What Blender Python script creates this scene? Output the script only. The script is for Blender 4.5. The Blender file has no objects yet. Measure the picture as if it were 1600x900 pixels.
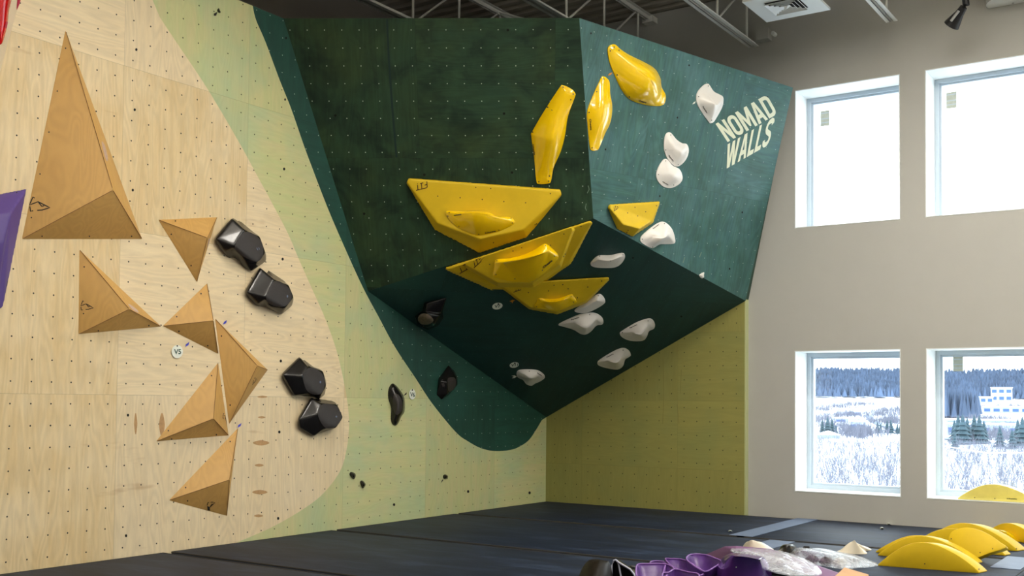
import bpy, bmesh, math, random
from mathutils import Vector, Matrix
from mathutils.bvhtree import BVHTree
from mathutils.geometry import tessellate_polygon
random.seed(7)
SC = bpy.context.scene
COL = SC.collection

# ------------------------------------------------------------------ camera
YAW, PIT, ROL, FPX, PPY = -.594, .0342, .0095, 1690.19, 569.934
ZO = 1.875
CAM = Vector((9.2139, -14.6365, ZO))
_cy, _sy = math.cos(YAW), math.sin(YAW)
CF = Vector((_sy * math.cos(PIT), _cy * math.cos(PIT), math.sin(PIT)))
_r0 = Vector((_cy, -_sy, 0)); _u0 = _r0.cross(CF)
CR = math.cos(ROL) * _r0 + math.sin(ROL) * _u0
CU = -math.sin(ROL) * _r0 + math.cos(ROL) * _u0
cd = bpy.data.cameras.new('camera'); co = bpy.data.objects.new('camera', cd); COL.objects.link(co)
co.matrix_world = Matrix(((CR.x, CU.x, -CF.x, CAM.x), (CR.y, CU.y, -CF.y, CAM.y), (CR.z, CU.z, -CF.z, CAM.z), (0, 0, 0, 1)))
cd.sensor_width = 36; cd.lens = 36 * FPX / 1600; cd.shift_y = (PPY - 450) / 1600
cd.clip_end = 6000; cd.clip_start = .05
SC.camera = co
SC.view_settings.view_transform = 'Standard'; SC.view_settings.look = 'None'
SC.view_settings.gamma = 1; SC.view_settings.use_curve_mapping = False
SC.view_settings.exposure = 0.08

# ------------------------------------------------------------------ daylight, room lamps and added fill light
W = bpy.data.worlds.new('world'); SC.world = W; W.use_nodes = True
bg = W.node_tree.nodes['Background']; bg.inputs[0].default_value = (.86, .94, 1, 1); bg.inputs[1].default_value = 5.3

def area_light(name, loc, size, sizey, power, color, rot=(0, 0, 0), portal=False):
    l = bpy.data.lights.new(name, 'AREA'); l.shape = 'RECTANGLE'; l.size = size; l.size_y = sizey
    l.energy = power; l.color = color
    o = bpy.data.objects.new(name, l); o.location = loc; o.rotation_euler = rot; COL.objects.link(o)
    if portal: l.cycles.is_portal = True
    return o
LAMPS = [(3.4, -7.4), (3.4, -11.4), (7.6, -5.4), (7.6, -9.4), (7.6, -13.4), (11.2, -7.4), (11.2, -12.4), (6.4, -3.6), (10.2, -3.4)]  # last two added to brighten the side face and upper window wall
for (lx, ly) in LAMPS:
    area_light('ceiling_lamp_light', (lx, ly, 7.06), 1.2, .5, (55 if ly < -11 else 80 if lx < 4 else 125), (1, .945, .855))
    area_light('ceiling_fill_uplight', (lx, ly, 7.20), 1.2, .3, 110, (1, .95, .88), (math.pi, 0, 0))  # up-facing fill added to lift the ceiling and upper walls
WINX = [(4.03, 5.47), (5.79, 7.23), (7.55, 8.99), (9.31, 10.75), (11.07, 12.51)]
WINZ = [(.665, 2.625), (4.345, 6.30)]
WY = .1                                     # inner face of the window wall
for (a, b) in WINX:
    for (c, d) in WINZ:
        area_light('window_portal', ((a + b) / 2, .78, (c + d) / 2), b - a, d - c, 1, (1, 1, 1), (-math.pi / 2, 0, 0), True)

# ------------------------------------------------------------------ helpers
def srgb(r, g, b, a=1):
    f = lambda c: (c / 255 / 12.92) if c / 255 <= .04045 else ((c / 255 + .055) / 1.055) ** 2.4
    return (f(r), f(g), f(b), a)
def ray(x, y): return (CF + CR * ((x - 800) / FPX) - CU * ((y - PPY) / FPX)).normalized()
def proj(P):
    d = P - CAM; z = d.dot(CF); return 800 + FPX * d.dot(CR) / z, PPY - FPX * d.dot(CU) / z

class Plane:
    def __init__(s, p, n, u=None):
        s.p = Vector(p); s.n = Vector(n).normalized()
        if u is None:
            u = Vector((0, 0, 1)).cross(s.n)
            if u.length < 1e-4: u = Vector((1, 0, 0))
        s.u = Vector(u).normalized(); s.v = s.n.cross(s.u).normalized()
    def px(s, x, y, h=0.):
        d = ray(x, y); q = s.p + s.n * h
        return CAM + d * ((q - CAM).dot(s.n) / d.dot(s.n))
    def loc(s, P): d = P - s.p; return Vector((d.dot(s.u), d.dot(s.v), d.dot(s.n)))
    def pt(s, a, b, h=0.): return s.p + s.u * a + s.v * b + s.n * h

ORG = {}
def mesh_obj(name, verts, faces, mat=None, parent=None, smooth=False, origin=None, sharp=None, uvs=None, mats=None, midx=None):
    """verts in world metres"""
    if parent is not None: org = ORG[parent.name]
    elif origin is not None: org = Vector(origin)
    else:
        xs = [v[0] for v in verts]; ys = [v[1] for v in verts]; zs = [v[2] for v in verts]
        org = Vector(((min(xs) + max(xs)) / 2, (min(ys) + max(ys)) / 2, min(zs)))
    me = bpy.data.meshes.new(name)
    me.from_pydata([tuple(Vector(v) - org) for v in verts], [], [tuple(f) for f in faces])
    me.update()
    if mats:
        for m in mats: me.materials.append(m)
        for p, i in zip(me.polygons, midx): p.material_index = i
    elif mat: me.materials.append(mat)
    if uvs:
        ul = me.uv_layers.new(name='UVMap')
        for p in me.polygons:
            for li in p.loop_indices:
                ul.data[li].uv = uvs(me.vertices[me.loops[li].vertex_index].co + org, p.index)
    if smooth:
        for p in me.polygons: p.use_smooth = True
        if sharp: me.set_sharp_from_angle(angle=math.radians(sharp))
    o = bpy.data.objects.new(name, me); COL.objects.link(o)
    if parent is not None: o.parent = parent
    else: o.location = org
    ORG[o.name] = org
    return o
def tag(o, label=None, cat=None, group=None, kind=None):
    if label: o['label'] = label
    if cat: o['category'] = cat
    if group: o['group'] = group
    if kind: o['kind'] = kind
    return o
def empty(name, loc, label=None, cat=None, group=None):
    o = bpy.data.objects.new(name, None); o.location = loc; o.empty_display_size = .1; COL.objects.link(o)
    ORG[o.name] = Vector(loc); return tag(o, label, cat, group)
def structure(o): o['kind'] = 'structure'; return o

class MB:
    def __init__(s): s.v = []; s.f = []
    def add(s, v, f):
        n = len(s.v); s.v += [Vector(x) for x in v]; s.f += [[i + n for i in q] for q in f]; return s
    def box(s, a, b):
        x0, y0, z0 = a; x1, y1, z1 = b
        return s.add([(x0, y0, z0), (x1, y0, z0), (x1, y1, z0), (x0, y1, z0), (x0, y0, z1), (x1, y0, z1), (x1, y1, z1), (x0, y1, z1)],
                     [(0, 3, 2, 1), (4, 5, 6, 7), (0, 1, 5, 4), (1, 2, 6, 5), (2, 3, 7, 6), (3, 0, 4, 7)])
    def tube(s, pts, r, n=8, closed=False, cap=True):
        pts = [Vector(p) for p in pts]; N = len(pts); base = len(s.v); rs = r if isinstance(r, (list, tuple)) else [r] * N
        for i, p in enumerate(pts):
            a = pts[(i - 1) % N] if (closed or i > 0) else p; b = pts[(i + 1) % N] if (closed or i < N - 1) else p
            t = (b - a).normalized(); w = Vector((0, 0, 1)) if abs(t.z) < .9 else Vector((1, 0, 0))
            x = t.cross(w).normalized(); y = t.cross(x)
            for k in range(n):
                an = 2 * math.pi * k / n; s.v.append(p + (x * math.cos(an) + y * math.sin(an)) * rs[i])
        for i in range(N if closed else N - 1):
            for k in range(n):
                a = base + i * n + k; b = base + i * n + (k + 1) % n
                c = base + ((i + 1) % N) * n + (k + 1) % n; d = base + ((i + 1) % N) * n + k
                s.f.append([a, b, c, d])
        if cap and not closed:
            s.f.append([base + k for k in range(n)][::-1]); s.f.append([base + (N - 1) * n + k for k in range(n)])
        return s
    def build(s, name, mat, parent=None, **k): return mesh_obj(name, s.v, s.f, mat, parent, **k)

def bm_from(verts, faces):
    bm = bmesh.new(); vs = [bm.verts.new(v) for v in verts]
    for f in faces:
        try: bm.faces.new([vs[i] for i in f])
        except ValueError: pass
    return bm
def bm_out(bm):
    bm.verts.ensure_lookup_table(); bm.verts.index_update()
    v = [x.co.copy() for x in bm.verts]; f = [[y.index for y in x.verts] for x in bm.faces]; bm.free(); return v, f
def bevelled(verts, faces, off, seg=2, ang=12):
    bm = bm_from(verts, faces); bmesh.ops.recalc_face_normals(bm, faces=bm.faces)
    ed = [e for e in bm.edges if len(e.link_faces) == 2 and e.calc_face_angle(0) > math.radians(ang)]
    bmesh.ops.bevel(bm, geom=ed, offset=off, segments=seg, profile=.5, affect='EDGES', clamp_overlap=True)
    return bm_out(bm)
def hull(points):
    bm = bmesh.new()
    for p in points: bm.verts.new(p)
    r = bmesh.ops.convex_hull(bm, input=bm.verts)
    dead = list({g for g in r['geom_interior'] + r['geom_unused'] if isinstance(g, bmesh.types.BMVert)})
    bmesh.ops.delete(bm, geom=dead, context='VERTS')
    bmesh.ops.dissolve_limit(bm, angle_limit=math.radians(2), verts=bm.verts, edges=bm.edges)
    bmesh.ops.recalc_face_normals(bm, faces=bm.faces)
    return bm_out(bm)
def remesh(verts, faces, vox, smooth_it=4):
    me = bpy.data.meshes.new('t'); me.from_pydata([tuple(v) for v in verts], [], faces)
    o = bpy.data.objects.new('t', me); COL.objects.link(o)
    m = o.modifiers.new('r', 'REMESH'); m.mode = 'VOXEL'; m.voxel_size = vox
    m = o.modifiers.new('s', 'SMOOTH'); m.iterations = smooth_it; m.factor = .6
    dg = bpy.context.evaluated_depsgraph_get(); e = o.evaluated_get(dg); em = e.to_mesh()
    v = [x.co.copy() for x in em.vertices]; f = [list(p.vertices) for p in em.polygons]
    e.to_mesh_clear(); bpy.data.objects.remove(o); bpy.data.meshes.remove(me); return v, f
def spline(pts, k=5, closed=True):
    out = []; n = len(pts)
    for i in range(n if closed else n - 1):
        g = (lambda j: pts[j % n]) if closed else (lambda j: pts[max(0, min(n - 1, j))])
        p0, p1, p2, p3 = g(i - 1), g(i), g(i + 1), g(i + 2)
        for q in range(k):
            t = q / k
            out.append(tuple(.5 * ((2 * b) + (-a + c) * t + (2 * a - 5 * b + 4 * c - d) * t * t + (-a + 3 * b - 3 * c + d) * t ** 3) for a, b, c, d in zip(p0, p1, p2, p3)))
    if not closed: out.append(tuple(pts[-1]))
    return out

# ------------------------------------------------------------------ the planes of the room
PL = Plane((0, 0, 0), (1, 0, 0), (0, 1, 0))
PB = Plane((0, 0, 0), (0, -1, 0), (1, 0, 0))
PW = Plane((0, WY, 0), (0, -1, 0), (1, 0, 0))
MZ = .30
PM = Plane((0, 0, MZ), (0, 0, 1), (1, 0, 0))
ZT = 4.44 + ZO
P1 = PL.px(443, 28); P2 = PL.px(575, 455); P3 = Vector((0, 0, PL.px(850, 652).z)); P4 = PB.px(1165, 470); P5 = PW.px(1239, 137)
P1.z = P5.z = ZT
def plane3(a, b, c):
    n = (b - a).cross(c - a).normalized()
    if n.dot(CAM - a) < 0: n = -n
    return Plane(a, n)
PC = plane3(P2, P3, P4); P7 = PC.px(927, 341)
PA = plane3(P1, P2, P7); P6 = PA.px(905, 30); P6.z = ZT
PF = plane3(P6, P4, P7); P5 = PF.px(1239, 137)
def uvp(pl): return lambda co, i: (pl.u.dot(co), pl.v.dot(co))

REFA = PA.px(656, 247); REFB = PF.px(1130, 303); REFC = PC.px(1040, 470)
def uvref(pl, ref, x, y): q = pl.px(x, y) - ref; return (q.dot(pl.u), q.dot(pl.v))

# ------------------------------------------------------------------ materials
class NT:
    def __init__(s, name):
        s.m = bpy.data.materials.new(name); s.m.use_nodes = True; s.t = s.m.node_tree; s.n = s.t.nodes; s.p = s.n['Principled BSDF']
    def new(s, typ, **k):
        o = s.n.new(typ)
        for a, b in k.items(): setattr(o, a, b)
        return o
    def put(s, sock, val):
        if hasattr(val, 'is_linked'): s.t.links.new(val, sock)
        elif isinstance(val, bpy.types.Node): s.t.links.new(val.outputs[0], sock)
        else: sock.default_value = val
    def math(s, op, a, b=0., c=0.):
        o = s.new('ShaderNodeMath', operation=op); s.put(o.inputs[0], a); s.put(o.inputs[1], b); s.put(o.inputs[2], c); return o.outputs[0]
    def mix(s, f, a, b, bt='MIX'):
        o = s.new('ShaderNodeMixRGB', blend_type=bt); s.put(o.inputs[0], f); s.put(o.inputs[1], a); s.put(o.inputs[2], b); return o.outputs[0]
    def noise(s, vec, scale, detail=3, rough=.5, dist=0.):
        o = s.new('ShaderNodeTexNoise'); s.put(o.inputs['Vector'], vec); o.inputs['Scale'].default_value = scale
        o.inputs['Detail'].default_value = detail; o.inputs['Roughness'].default_value = rough; o.inputs['Distortion'].default_value = dist
        return o.outputs[0]
    def ramp(s, f, stops):
        o = s.new('ShaderNodeValToRGB'); s.put(o.inputs[0], f); e = o.color_ramp.elements
        while len(e) < len(stops): e.new(.5)
        for i, (p, c) in enumerate(stops): e[i].position = p; e[i].color = c if len(c) == 4 else (*c, 1)
        return o.outputs[0]
    def comb(s, x, y, z=0.):
        o = s.new('ShaderNodeCombineXYZ'); s.put(o.inputs[0], x); s.put(o.inputs[1], y); s.put(o.inputs[2], z); return o.outputs[0]
    def bump(s, h, st=.2, d=.01):
        o = s.new('ShaderNodeBump'); s.put(o.inputs['Height'], h); o.inputs['Strength'].default_value = st; o.inputs['Distance'].default_value = d
        s.t.links.new(o.outputs[0], s.p.inputs['Normal'])
    def set(s, **k):
        for a, b in k.items(): s.put(s.p.inputs[a.replace('_', ' ')], b)
        return s.m
def plain(name, col, rough=.5, metal=0., nz=0., nscale=8., coat=0., spec=.5, bump=0.):
    t = NT(name)
    tc = t.new('ShaderNodeTexCoord')
    c = col
    if nz:
        n = t.noise(tc.outputs['Object'], nscale, 4, .6)
        lo = tuple(x * (1 - nz) for x in col[:3]) + (1,); hi = tuple(min(1, x * (1 + nz)) for x in col[:3]) + (1,)
        c = t.ramp(n, [(.3, lo), (.7, hi)])
    if bump: t.bump(t.noise(tc.outputs['Object'], nscale * 6, 4, .6), bump, .004)
    m = t.set(Base_Color=c, Roughness=rough, Metallic=metal, Specular_IOR_Level=spec, Coat_Weight=coat)
    t.p.inputs['Coat Roughness'].default_value = .06
    return m

G = .2032
def ply(name, c1, c2, c3, nut=srgb(40, 35, 28), nutr=.0080, grain=1., panelmix=None, panel=(1.63, 1.643), off=(0, 0), nutoff=(0, 0), var=.12,
        smudge=None, rough=.55, spec=.35, blot=None, stains=None, seamdark=.72, blotlo=.5):
    """stained birch plywood, UV in metres: panels, veneer figure, T-nut holes every 0.2032 m"""
    t = NT(name); uv = t.new('ShaderNodeUVMap'); uv.uv_map = 'UVMap'
    sp = t.new('ShaderNodeSeparateXYZ'); t.put(sp.inputs[0], uv.outputs[0]); u, v = sp.outputs[0], sp.outputs[1]
    pv = t.math('DIVIDE', t.math('SUBTRACT', v, off[1]), panel[1]); row = t.math('FLOOR', pv)
    pu = t.math('DIVIDE', t.math('SUBTRACT', u, off[0]), panel[0]); colm = t.math('FLOOR', pu)
    wn = t.new('ShaderNodeTexWhiteNoise', noise_dimensions='2D'); t.put(wn.inputs['Vector'], t.comb(colm, row)); rnd = wn.outputs[0]
    rv = t.math('MULTIPLY', rnd, 37.)
    vec = t.comb(t.math('ADD', u, rv), t.math('ADD', v, rv))
    horiz = t.math('GREATER_THAN', rnd, .62)
    sA = t.comb(t.math('MULTIPLY', u, 3.2), t.math('MULTIPLY', v, .45), rv)
    sB = t.comb(t.math('MULTIPLY', u, .45), t.math('MULTIPLY', v, 3.2), rv)
    gv = t.new('ShaderNodeMix', data_type='VECTOR'); t.put(gv.inputs[0], horiz); t.put(gv.inputs[4], sA); t.put(gv.inputs[5], sB); gv = gv.outputs[1]
    n1 = t.noise(gv, 1.1, 2, .5, .3)
    rings = t.math('SINE', t.math('MULTIPLY', n1, 95.))
    fine = t.noise(gv, 16, 5, .7)
    broad = t.noise(vec, 1.3, 3, .55)
    bands = t.noise(gv, 3.2, 3, .6)
    base = t.mix(t.ramp(bands, [(.32, (0, 0, 0)), (.68, (1, 1, 1))]), c1, c2)
    base = t.mix(t.math('MULTIPLY', t.ramp(broad, [(.45, (0, 0, 0)), (.75, (1, 1, 1))]), .7), base, c3)
    if panelmix is not None: base = t.mix(t.math('MULTIPLY', t.math('GREATER_THAN', rnd, .5), .6), base, panelmix)
    k = t.math('ADD', 1., t.math('MULTIPLY', rings, .045 * grain))
    k = t.math('MULTIPLY', k, t.math('ADD', 1 - .12 * grain, t.math('MULTIPLY', fine, .24 * grain)))
    k = t.math('MULTIPLY', k, t.math('ADD', 1 - var, t.math('MULTIPLY', rnd, 2 * var)))
    if blot is not None:
        bl = t.ramp(t.noise(vec, 2.3, 3, .6, .6), [(.33, (1, 1, 1)), (.58, (0, 0, 0))])
        base = t.mix(t.math('MULTIPLY', bl, blotlo), base, blot)
    fu = t.math('FRACT', pu); fv = t.math('FRACT', pv)
    eu = t.math('MULTIPLY', t.math('MINIMUM', fu, t.math('SUBTRACT', 1., fu)), panel[0])
    ev = t.math('MULTIPLY', t.math('MINIMUM', fv, t.math('SUBTRACT', 1., fv)), panel[1])
    seam = t.math('LESS_THAN', t.math('MINIMUM', eu, ev), .0022)
    base = t.mix(1., base, t.comb(k, k, k), 'MULTIPLY')
    base = t.mix(t.math('MULTIPLY', seam, 1 - seamdark), base, (0, 0, 0, 1))
    if stains is not None:      # brown knots / dirty marks
        s1 = t.noise(t.comb(t.math('MULTIPLY', u, 1.2), t.math('MULTIPLY', v, 5.)), .9, 3, .6)
        base = t.mix(t.math('MULTIPLY', t.ramp(s1, [(.66, (0, 0, 0)), (.78, (1, 1, 1))]), .55), base, stains)
    if smudge is not None:      # chalk
        s2 = t.noise(vec, 5.5, 5, .7, 1.)
        base = t.mix(t.math('MULTIPLY', t.ramp(s2, [(.66, (0, 0, 0)), (.80, (1, 1, 1))]), .35), base, smudge)
    nu = t.math('SUBTRACT', t.math('FRACT', t.math('ADD', t.math('DIVIDE', t.math('SUBTRACT', u, nutoff[0]), G), .5)), .5)
    nv = t.math('SUBTRACT', t.math('FRACT', t.math('ADD', t.math('DIVIDE', t.math('SUBTRACT', v, nutoff[1]), G), .5)), .5)
    rr = t.math('SQRT', t.math('ADD', t.math('MULTIPLY', nu, nu), t.math('MULTIPLY', nv, nv)))
    base = t.mix(t.math('LESS_THAN', rr, nutr / G), base, nut)
    return t.set(Base_Color=base, Roughness=rough, Specular_IOR_Level=spec)

M = {}
LO = dict(off=(-7.96, 1.906), nutoff=(-9.078, 3.395 + ZO))
M['wood'] = ply('birch_plywood', srgb(228, 207, 164), srgb(219, 193, 144), srgb(235, 218, 182), stains=srgb(176, 136, 88), var=.06, panelmix=srgb(228, 212, 180), **LO)
M['pale'] = ply('pale_green_plywood', srgb(192, 198, 142), srgb(203, 198, 148), srgb(164, 192, 156), var=.05, grain=.45, nut=srgb(70, 72, 45), **LO)
M['dark_left'] = ply('dark_green_plywood', srgb(30, 74, 62), srgb(24, 62, 54), srgb(34, 82, 72), nut=srgb(190, 205, 190), nutr=.0055, grain=.8, smudge=srgb(90, 120, 108), **LO)
M['pale_shaded'] = ply('pale_green_shaded_plywood', srgb(152, 147, 82), srgb(145, 142, 79), srgb(132, 139, 84), var=.05, grain=.5, nut=srgb(60, 60, 30), seamdark=.8,  # same pale stain, darkened to olive for the shade of the overhang
                     panel=(1.63, 1.0), off=(.66, .912 + .0), nutoff=(3.005, -.4669 + ZO))
M['green'] = ply('green_stained_plywood', srgb(43, 70, 47), srgb(36, 63, 46), srgb(55, 71, 37), nut=srgb(200, 210, 190), nutr=.0058, grain=2.4, blot=srgb(14, 34, 24), blotlo=.75,  # one stain on all three faces, each colour carries its own light
                 smudge=srgb(84, 104, 78), var=.12, nutoff=uvref(PA, REFA, 507, 47))
M['green_lit'] = ply('green_lit_plywood', srgb(66, 108, 100), srgb(58, 98, 100), srgb(86, 124, 128), nut=srgb(190, 206, 200), nutr=.0048, grain=2., blot=srgb(48, 82, 68),  # same stain, lighter and bluer for the window daylight on it
                      smudge=srgb(120, 150, 145), var=.06, nutoff=uvref(PF, REFB, 923.7, 77.5))
M['green_shaded'] = ply('green_shaded_plywood', srgb(28, 66, 62), srgb(24, 58, 56), srgb(32, 72, 66), nut=srgb(90, 120, 110), nutr=.004, grain=.8,  # same stain with the shade of the underside in its colour
                       smudge=srgb(60, 92, 84), var=.08)
M['drywall'] = plain('painted_drywall', srgb(182, 182, 177), .8, nz=.015, nscale=3)
M['drywall_left'] = plain('dimmed_drywall', srgb(122, 116, 108), .85, nz=.05, nscale=1.2)  # albedo cut to imitate weaker lamp light on this wall
M['white'] = plain('white_paint', srgb(236, 240, 240), .5)
M['vinyl'] = plain('window_vinyl', srgb(200, 213, 224), .35)
M['deck'] = plain('steel_deck', srgb(178, 172, 160), .6, metal=0, nz=.06, nscale=2)
M['steel'] = plain('painted_steel', srgb(226, 226, 220), .45)
M['concrete'] = plain('concrete_floor', srgb(110, 108, 104), .8, nz=.1, nscale=2)
M['yellow_mat'] = plain('matte_yellow_polyester', srgb(216, 182, 22), .5, nz=.05, nscale=5, spec=.4)
M['yellow'] = plain('glossy_yellow_polyester', srgb(250, 206, 0), .12, nz=.03, nscale=6, coat=.6)
M['pale_yellow'] = plain('pale_yellow_shell', srgb(240, 226, 120), .2, nz=.08, nscale=4, coat=.5)
M['whitehold'] = plain('white_polyurethane', srgb(236, 232, 226), .35, nz=.02, nscale=6, spec=.5)
M['cream'] = plain('cream_polyurethane', srgb(238, 228, 206), .35, nz=.02, nscale=6)
M['black'] = plain('glossy_black_polyester', srgb(24, 22, 21), .25, nz=.1, nscale=8, coat=.15)
M['black_tex'] = plain('textured_black_polyester', srgb(54, 49, 48), .5, nz=.12, nscale=10, bump=.2)
M['purple'] = plain('matte_purple', srgb(88, 66, 140), .5, nz=.05, nscale=5)
M['purple_gloss'] = plain('glossy_purple', srgb(96, 52, 140), .15, nz=.05, nscale=5, coat=.5)
M['purple_in'] = plain('purple_resin_inside', srgb(80, 44, 116), .4, nz=.12, nscale=9)
M['lilac'] = plain('lilac_rim', srgb(132, 92, 164), .45)
M['mauve'] = plain('dusty_mauve', srgb(118, 82, 120), .55, nz=.05, nscale=4)
M['grey_rim'] = plain('grey_rim', srgb(176, 178, 196), .5)
M['red'] = plain('glossy_red', srgb(205, 10, 18), .15, coat=.5, nz=.03)
M['pink'] = plain('matte_crimson', srgb(190, 30, 70), .5)
M['ink'] = plain('black_ink', srgb(22, 16, 10), .7)
M['brown_ink'] = plain('brown_ink', srgb(60, 28, 6), .7)
M['screw'] = plain('dark_screw', srgb(34, 26, 18), .5)
M['hole'] = plain('dark_hole', srgb(14, 14, 12), .9)
M['sign'] = plain('sign_paint', srgb(226, 230, 204), .6, nz=.02)
M['tagwhite'] = plain('tag_plastic', srgb(236, 240, 228), .4, nz=.03, nscale=30)
M['taggreen'] = plain('tag_green_ink', srgb(16, 70, 58), .6)
M['blue'] = plain('blue_clip', srgb(60, 66, 190), .45)
M['orange'] = plain('orange_clip', srgb(214, 140, 40), .45)
M['cardboard'] = plain('cardboard', srgb(196, 154, 112), .8, nz=.06, nscale=14)
M['tape'] = plain('grey_tape', srgb(104, 120, 146), .55, nz=.08, nscale=6)
M['piping'] = plain('mat_piping', srgb(50, 48, 44), .7)
M['blackmetal'] = plain('black_metal', srgb(24, 24, 26), .35)
M['chrome'] = plain('brushed_metal', srgb(190, 190, 188), .3, metal=.8)
M['lampglow'] = plain('lamp_diffuser', srgb(240, 240, 236), .5)
def volume_wood(name, c1, c2):
    t = NT(name); tc = t.new('ShaderNodeTexCoord'); v = tc.outputs['Object']
    mp = t.new('ShaderNodeMapping'); mp.inputs['Scale'].default_value = (1, 1, .35); t.put(mp.inputs[0], v)
    n = t.noise(mp.outputs[0], 2.6, 2, .5, .3); r = t.math('SINE', t.math('MULTIPLY', n, 120.))
    f = t.noise(mp.outputs[0], 30, 5, .7)
    c = t.mix(t.noise(v, 3, 3), c1, c2); k = t.math('ADD', .93, t.math('ADD', t.math('MULTIPLY', r, .035), t.math('MULTIPLY', f, .12)))
    return t.set(Base_Color=t.mix(1., c, t.comb(k, k, k), 'MULTIPLY'), Roughness=.5, Specular_IOR_Level=.4)
M['vol'] = volume_wood('honey_plywood', srgb(208, 166, 98), srgb(198, 153, 84))
M['vol_edge'] = plain('plywood_edge', srgb(128, 88, 52), .7)
def mat_vinyl():
    t = NT('navy_mat_fabric'); tc = t.new('ShaderNodeTexCoord'); v = tc.outputs['Object']
    mp = t.new('ShaderNodeMapping'); mp.inputs['Scale'].default_value = (.6, 2.2, 1); t.put(mp.inputs[0], v)
    n = t.noise(mp.outputs[0], 2.2, 6, .65, .6); f = t.noise(v, 120, 3, .6)
    c = t.ramp(n, [(.3, srgb(18, 25, 38)), (.52, srgb(27, 37, 55)), (.72, srgb(46, 58, 80))])
    sp = t.noise(v, 34, 2, .9); c = t.mix(t.math('MULTIPLY', t.ramp(sp, [(.80, (0, 0, 0)), (.84, (1, 1, 1))]), .25), c, srgb(150, 150, 150))
    t.bump(t.math('ADD', t.math('MULTIPLY', n, .8), t.math('MULTIPLY', f, .2)), .35, .01)
    return t.set(Base_Color=c, Roughness=.6, Specular_IOR_Level=.22)
M['mat'] = mat_vinyl()
def glassy(name, gloss, col=(1, 1, 1, 1), alpha_noise=False, rough=.02):
    t = NT(name); out = t.n['Material Output']; tr = t.new('ShaderNodeBsdfTransparent'); tr.inputs[0].default_value = (.97, .985, .98, 1)
    mx = t.new('ShaderNodeMixShader'); mx.inputs[0].default_value = gloss
    if alpha_noise:
        tc = t.new('ShaderNodeTexCoord'); n = t.noise(tc.outputs['Object'], 9, 5, .75, 2.)
        t.put(mx.inputs[0], t.ramp(n, [(.4, (gloss * .55,) * 3), (.62, (min(1, gloss * 1.6),) * 3)]))
        t.set(Base_Color=col, Roughness=rough, Specular_IOR_Level=.8)
        t.t.links.new(t.p.outputs[0], mx.inputs[2])
    else:
        gl = t.new('ShaderNodeBsdfGlossy'); gl.inputs['Roughness'].default_value = rough; t.t.links.new(gl.outputs[0], mx.inputs[2])
    t.t.links.new(tr.outputs[0], mx.inputs[1]); t.t.links.new(mx.outputs[0], out.inputs[0]); return t.m
M['glass'] = glassy('window_glass', .04)
M['plastic'] = glassy('clear_plastic_film', .34, srgb(240, 244, 252), True, .16)
M['sticker'] = plain('sticker_paper', srgb(196, 200, 186), .6, nz=.1, nscale=20)
M['snow'] = plain('snow', srgb(216, 221, 232), .8, nz=.02, nscale=.01)
M['fir'] = plain('hazy_fir', srgb(52, 74, 84), .9, nz=.25, nscale=.3)  # bluish grey of the haze put into the tree colour
M['forest'] = plain('distant_forest', srgb(70, 86, 110), .95, nz=.4, nscale=.035)  # distance haze tinted into the forest colour
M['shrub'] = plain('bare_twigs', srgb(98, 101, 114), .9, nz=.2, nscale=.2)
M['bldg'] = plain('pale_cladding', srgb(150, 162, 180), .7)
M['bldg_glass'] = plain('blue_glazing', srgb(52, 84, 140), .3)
M['road'] = plain('snowy_road', srgb(112, 128, 150), .8)

def pxpoly(pl, pts, h=0.): return [pl.px(x, y, h) for x, y in pts]
def zrow(Y, Z): return Vector((0, Y, Z))

# climbing wall on the left: three stained zones cut along curves
c1 = spline([(250, 27.5), (275, 65), (325, 140), (375, 225), (400, 271), (425, 317), (450, 365), (467, 405), (487, 450), (507, 495), (525, 545), (536, 590), (543, 630), (545.5, 660), (544.5, 680),
             (542, 700), (535, 728), (522, 751), (500, 776), (470, 798), (432, 820), (400, 835), (345, 858)], 5, False)
c2 = spline([(395, 10), (400, 31), (415, 66), (437, 125), (455, 170), (474, 225), (487, 260), (512, 325), (540, 390), (567, 449), (590, 492), (617, 542), (650, 592), (675, 630), (712, 675), (732, 690), (752, 700.5),
             (775, 705), (800, 702.5), (815, 696), (827, 687), (838, 671), (848, 654)], 5, False)
w1 = [PL.px(*p) for p in c1]; w2 = [PL.px(*p) for p in c2]
top1 = Vector((0, w1[0].y - (ZT - w1[0].z) * .62, ZT)); w1 = [top1] + w1
w2[0].z = ZT; w2[-1] = P3.copy()
YB = -13.2; ZF = .12
w1 = [p for p in w1 if p.z > ZF] ; w1.append(Vector((0, w1[-1].y - .5, ZF)))
wood = [Vector((0, YB, ZF)), Vector((0, YB, ZT))] + w1
palep = [w1[-1]] + w1[::-1][1:] + w2 + [Vector((0, 0, ZF))]
darkp = [Vector((0, 0, ZT))] + w2[::-1]
def tess(poly):
    return [list(t) for t in tessellate_polygon([poly])]
vs, fs, mi = [], [], []
for k, poly in enumerate((wood, palep, darkp)):
    n = len(vs); tr = tess(poly); vs += poly
    for t in tr:
        a, b, c = [poly[i] for i in t]
        if (b - a).cross(c - a).x < 0: t = t[::-1]
        fs.append([i + n for i in t]); mi.append(k)
n = len(vs); vs += [Vector((x, y, z)) for x in (0, -.018) for y, z in ((YB, ZF), (0, ZF), (0, ZT), (YB, ZT))]
for q in ((4, 7, 6, 5), (0, 1, 5, 4), (1, 2, 6, 5), (2, 3, 7, 6), (3, 0, 4, 7)): fs.append([i + n for i in q]); mi.append(3)
wall_left = structure(mesh_obj('wall_left', vs, fs, mats=[M['wood'], M['pale'], M['dark_left'], M['vol_edge']], midx=mi, origin=(0, -6, 0), uvs=lambda co, i: (co.y, co.z)))

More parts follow.
